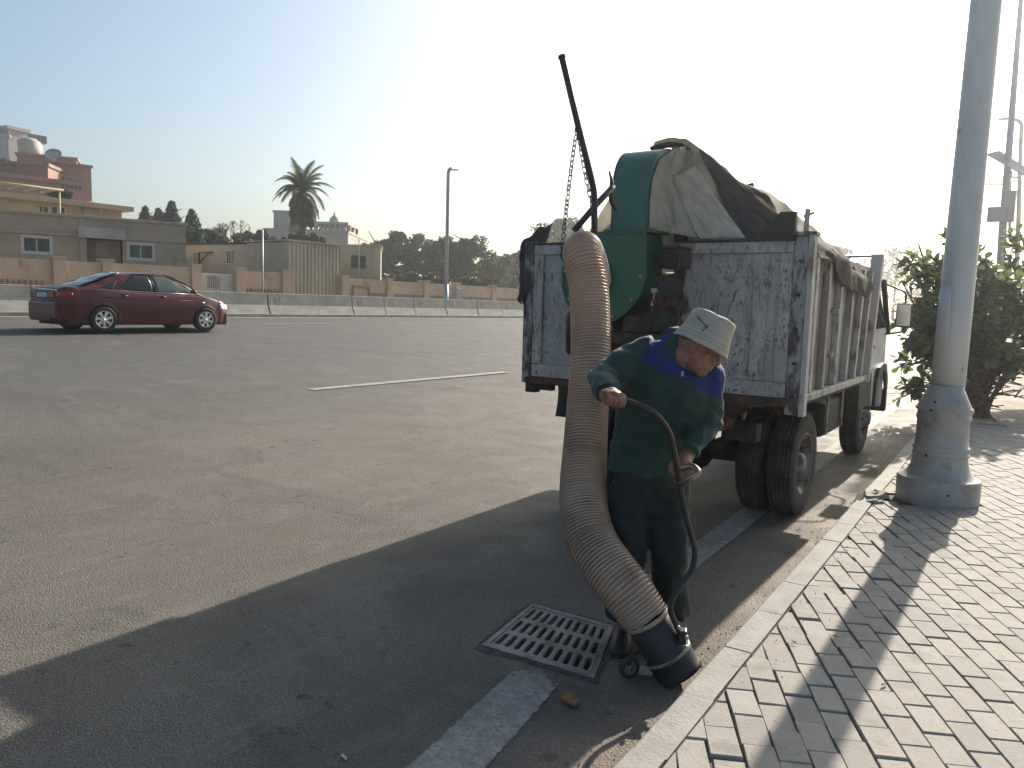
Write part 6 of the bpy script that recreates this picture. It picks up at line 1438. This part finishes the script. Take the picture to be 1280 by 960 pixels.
# ================================================================= FAR STREET LAMP
def street_lamp():
    b0 = Vector((-25.100,28.813,0.871)); b0.z = Z0; t = thing('street_lamp', 'slim tall street lamp with short bent arm behind the barriers', 'street lamp', tuple(b0))
    zt = 7.873; MB().tube(round_path([b0, (b0.x,b0.y,zt), (-25.100,28.902,8.069), (-25.100,29.378,8.142)],.25), .085, 10).build('pole', M_['galv'], t)
    MB().tube([b0, b0+Vector((0,0,1.6))], .12, 12).build('base_sleeve', M_['galv'], t)
    MB().cbox((-25.100,29.199,8.077), (.22,.55,.07), rx=.1, bev=.01).build('lamp_head', M_['galv'], t)
street_lamp()
b0 = Vector((-27.000,31.879,1.893)); o = MB().cbox((b0.x,b0.y,Z0+.75), (.4,.45,1.5), bev=.02).build('utility_box', M_['grey']); tagit(o, 'small grey utility cabinet beside the base of the far street lamp', 'cabinet')

# ================================================================= TREES
M_['fol'] = leafmat('dark_green_foliage', (.026,.058,.028), (.04,.078,.036), .2, .6)
M_['fol2'] = leafmat('olive_green_foliage', (.045,.075,.03), (.065,.095,.042), .22, .6)
M_['fol3'] = leafmat('dusty_conifer_foliage', (.024,.048,.028), (.036,.062,.036), .15, .6)
M_['palm'] = leafmat('palm_frond_green', (.055,.072,.04), (.075,.085,.05), .2, .5)
M_['palmdry'] = mat('dead_palm_fronds', (.085,.075,.055), .9, 0, (.06,.055,.042), 3)
def leafcloud(b, c, rad, n, size, clumps=14, conif=False):
    cl = []
    for k in range(clumps):
        d = Vector((random.gauss(0,1),random.gauss(0,1),random.gauss(0,1))).normalized(); r = rnd(.35,.95)
        if conif:
            h = rnd(-.95,1); w = (1-h)/2*.95+.04; a = rnd(0,2*PI); cl.append((Vector((math.cos(a)*w*rad[0]*rnd(.2,1.15), math.sin(a)*w*rad[1]*rnd(.2,1.1), h*rad[2])), (.13+.26*w)*min(rad[0],rad[1])))
        else: cl.append((Vector((d.x*rad[0]*r, d.y*rad[1]*r, d.z*rad[2]*r)), rnd(.22,.46)*min(rad)))
    for k in range(n):
        p0, rr = random.choice(cl); d = Vector((random.gauss(0,1),random.gauss(0,1),random.gauss(0,1))).normalized()*rr*rnd(.55,1.08); p = c+p0+Vector((d.x,d.y,d.z*(1.5 if conif else .8)))
        a = Vector((rnd(-1,1),rnd(-1,1),rnd(-1,1))).normalized(); q = a.cross(Vector((rnd(-1,1),rnd(-1,1),rnd(-1,1)))).normalized(); s = size*rnd(.6,1.3)
        b.add([p-a*s, p+q*s*.45, p+a*s, p-q*s*.45], [(0,1,2,3)])
def tree(name, label, px, py, w, base_z, rad, n, size, mt, conif=False, group=None, clumps=14):
    """crown centre at the given point"""
    c = Vector(px); t = thing(name, label, 'tree', (c.x,c.y,base_z), group=group)
    b = MB(); leafcloud(b, c, rad, n, size, clumps, conif); b.build('crown', mt, t, recalc=False)
    tr_ = MB(); top = c+Vector((0,0,rad[2]*.5)); path = catmull([Vector((c.x,c.y,base_z)), Vector((c.x+.1,c.y,(base_z+c.z)/2)), top],5); tr_.tube(path, [.22*(1-k/len(path))+.06 for k in range(len(path))], 8)
    for k in range(6): q = path[-1-k]; tr_.tube([q, q+Vector((rnd(-1,1)*rad[0]*.7, rnd(-1,1)*rad[1]*.7, rnd(.1,.5)*rad[2]))], [.07,.03], 5)
    tr_.build('trunk', M_['bark'], t)
tree('conifer_tree', 'dark conifer just right of the beige house parapet', (-69.088,37.605,7.977), 0, 0, Z0, (1.19,1.07,1.39), 4886, 0.16, M_['fol3'], True, group='trees beyond the far wall', clumps=110)
tree('conifer_tree', 'tall pointed dark conifer left of the bare twiggy tree', (-63.309,36.794,7.676), 0, 0, Z0, (1.58,1.42,1.69), 6389, 0.16, M_['fol3'], True, group='trees beyond the far wall', clumps=110)
tree('conifer_tree', 'dark conifer between the tall pointed one and the white block', (-60.002,36.627,7.008), 0, 0, Z0, (1.35,1.22,1.49), 5433, 0.15, M_['fol3'], True, group='trees beyond the far wall', clumps=110)
tree('conifer_tree', 'low dark conifer behind the right end of the beige house', (-71.953,40.506,8.072), 0, 0, Z0, (1.57,1.40,1.56), 6029, 0.17, M_['fol3'], True, group='trees beyond the far wall', clumps=110)
tree('broadleaf_tree', 'sunlit yellowish bush top just right of the beige house roof corner', (-46.724,28.686,5.519), 0, 0, Z0, (0.73,0.66,0.52), 3335, 0.12, M_['fol2'], False, group='trees beyond the far wall', clumps=34)
tree('broadleaf_tree', 'low dark tree behind the first barred window of the white block', (-54.676,35.394,5.976), 0, 0, Z0, (1.38,1.24,0.88), 5146, 0.14, M_['fol'], False, group='trees beyond the far wall', clumps=34)
tree('broadleaf_tree', 'low dark tree behind the third barred window of the white block', (-52.255,37.163,6.060), 0, 0, Z0, (1.75,1.57,0.81), 5628, 0.14, M_['fol'], False, group='trees beyond the far wall', clumps=34)
tree('broadleaf_tree', 'low bushy tree at the foot of the palm', (-40.944,32.878,5.458), 0, 0, Z0, (1.46,1.31,0.42), 3836, 0.12, M_['fol2'], False, group='trees beyond the far wall', clumps=34)
tree('broadleaf_tree', 'dark hazy tree mass right of the villa terrace', (-57.817,55.478,5.963), 0, 0, Z0, (2.11,1.90,2.76), 13000, 0.18, M_['fol'], False, group='trees beyond the far wall', clumps=34)
tree('broadleaf_tree', 'upright dark tree behind the cream end block', (-53.464,53.618,5.556), 0, 0, Z0, (1.54,1.39,3.08), 12957, 0.17, M_['fol'], False, group='trees beyond the far wall', clumps=44)
tree('broadleaf_tree', 'upright dark tree second left of the far street lamp', (-50.445,53.319,5.504), 0, 0, Z0, (1.65,1.48,2.85), 12845, 0.17, M_['fol'], False, group='trees beyond the far wall', clumps=44)
tree('broadleaf_tree', 'dark rounded tree directly left of the far street lamp', (-47.443,52.989,5.305), 0, 0, Z0, (1.75,1.57,2.62), 12606, 0.16, M_['fol'], False, group='trees beyond the far wall', clumps=34)
tree('broadleaf_tree', 'largest dark tree just right of the far street lamp', (-40.103,48.352,5.076), 0, 0, Z0, (2.20,1.98,2.84), 13000, 0.15, M_['fol'], False, group='trees beyond the far wall', clumps=34)
tree('broadleaf_tree', 'paler green tree sloping down right of the largest tree', (-40.763,52.731,4.202), 0, 0, Z0, (1.93,1.73,1.86), 10361, 0.16, M_['fol2'], False, group='trees beyond the far wall', clumps=34)
tree('broadleaf_tree', 'dark tree beside the left edge of the truck body', (-42.605,58.907,4.652), 0, 0, Z0, (1.80,1.62,2.40), 12004, 0.17, M_['fol'], False, group='trees beyond the far wall', clumps=34)
tree('broadleaf_tree', 'hazy tree showing above the left corner of the truck body', (-42.712,66.684,7.779), 0, 0, Z0, (3.25,2.93,2.76), 13000, 0.18, M_['fol'], False, group='trees beyond the far wall', clumps=34)
tree('broadleaf_tree', 'low light green bush above the wall right of the end block', (-35.470,36.541,2.997), 0, 0, Z0, (1.35,1.22,0.57), 4206, 0.12, M_['fol2'], False, group='trees beyond the far wall', clumps=34)
tree('broadleaf_tree', 'low dark bush above the wall left of the street lamp', (-32.420,36.246,2.798), 0, 0, Z0, (1.20,1.08,0.55), 3952, 0.12, M_['fol'], False, group='trees beyond the far wall', clumps=34)
tree('broadleaf_tree', 'low dark bush above the wall right of the street lamp', (-31.442,39.432,2.721), 0, 0, Z0, (1.77,1.59,0.62), 4934, 0.12, M_['fol'], False, group='trees beyond the far wall', clumps=34)
tree('broadleaf_tree', 'hazy tree on the left roofline between towers and terracotta block', (-102.665,39.035,15.587), 0, 0, Z0, (1.88,1.69,1.22), 7527, 0.20, M_['fol2'], False, group='trees beyond the far wall', clumps=34)
tree('broadleaf_tree', 'green creeper bush on the yellow house roof', (-54.006,23.702,7.917), 0, 0, Z0, (0.83,0.75,0.31), 3072, 0.12, M_['fol'], False, group='trees beyond the far wall', clumps=34)
# hazy trees down the road behind the truck and right of it
for (c, r, lab) in (((-28.366,117.102,9.583), (3.2,3.2,2.6), 'hazy distant tree above the truck headboard'), ((-23.244,133.170,8.953), (4.5,4,4.5), 'hazy distant tree down the road right of the cab'), ((-28.815,141.318,7.145), (5,4,3.5), 'hazy distant tree low beside the cab roof'), ((-21.962,158.446,4.976), (6,4,3.6), 'hazy distant tree down the road behind the mirror')):
    tree('broadleaf_tree', lab, c, 0, 0, 0, r, 1800, .28, M_['fol2'], group='distant trees down the road')
# bare twiggy tree
def bare():
    c = Vector((-51.391,35.283,5.881)); t = thing('bare_tree', 'leafless twiggy tree rising behind the long white block', 'tree', (c.x,c.y,Z0)); b = MB()
    def grow(p, d, l, r, n):
        q = p+d*l; b.tube([p, q], [r, r*.7], 5)
        if n: 
            for k in range(3): grow(q, (d+Vector((rnd(-.8,.8),rnd(-.8,.8),rnd(-.2,.5)))).normalized(), l*.68, r*.62, n-1)
    grow(Vector((c.x,c.y,Z0)), Vector((0,0,1)), c.z-Z0-.9, .12, 0)
    for k in range(4): grow(Vector((c.x,c.y,c.z-.9)), Vector((rnd(-.7,.7),rnd(-.7,.7),.7)).normalized(), 1.0, .06, 4)
    b.build('branches', M_['bark'], t, recalc=False)
bare()
# ---- date-type palm with a skirt of dead fronds
def palm_tree():
    random.seed(5); c = Vector((-41.270,33.011,8.355)); g = Vector((c.x,c.y,Z0)); t = thing('palm_tree', 'tall palm with arching fronds and a thick skirt of dead leaves', 'palm', tuple(g))
    MB().lathe([(.34,0),(.30,1),(.26,2.6),(.28,c.z-Z0-.6),(.3,c.z-Z0)], g, seg=14).build('trunk', M_['bark'], t)
    def frond(d, L, droop, mt, nm, wdt):
        b = MB(); n = 12; pts = []; p = c+Vector((0,0,.15 if nm == 'frond' else rnd(-.8,.1))); dd = d.copy()
        for k in range(n+1): pts.append(p.copy()); p = p+dd*L/n; dd = (dd+Vector((0,0,-droop/n))).normalized()
        b.tube(pts, [.045*(1-k/(n+1))+.01 for k in range(n+1)], 4)
        for k in range(1, n*4):
            f = k/(n*4); i = min(int(f*n), n-1); q = pts[i]*(1-(f*n-i))+pts[i+1]*(f*n-i); tg = (pts[i+1]-pts[i]).normalized(); sd_ = tg.cross(Vector((0,0,1))).normalized() if abs(tg.z) < .98 else Vector((1,0,0))
            l = wdt*math.sin(PI*min(1,f*.9+.12))**.6
            for s in (-1,1):
                e = q+(sd_*s*.8+tg*.55+Vector((0,0,-.35))).normalized()*l*rnd(.8,1.1); b.add([q-tg*.03, q+tg*.035, e], [(0,1,2)])
        b.build(nm, mt, t, recalc=False)
    for k in range(21):
        a = k*2.399+rnd(-.4,.4); el = 1.45-1.05*(k/21)**1.1; d = Vector((math.cos(a)*math.cos(el),math.sin(a)*math.cos(el),math.sin(el))); frond(d, rnd(1.9,2.6), rnd(1.6,2.7), M_['palm'], 'frond', .52)
    for k in range(64):
        a = k*2.399; el = .35-1.0*(k/64); d = Vector((math.cos(a)*math.cos(el),math.sin(a)*math.cos(el),math.sin(el))); frond(d, rnd(1.3,1.9), rnd(2.4,3.4), M_['palmdry'], 'dead_frond', .55)
palm_tree()

# ================================================================= AIR
def haze():
    b = MB(); b.box((-150,-14,-1.2),(60,260,26)); m = bpy.data.materials.new('thin_dusty_air'); m.use_nodes = True; nt = m.node_tree; nt.nodes.remove(nt.nodes['Principled BSDF'])
    v = nt.nodes.new('ShaderNodeVolumePrincipled'); v.inputs['Color'].default_value = (.95,.96,1,1); v.inputs['Density'].default_value = HAZE; v.inputs['Anisotropy'].default_value = .75
    nt.links.new(v.outputs[0], nt.nodes['Material Output'].inputs['Volume']); o = b.build('haze', m); o['kind'] = 'stuff'
HAZE = .0013
haze()
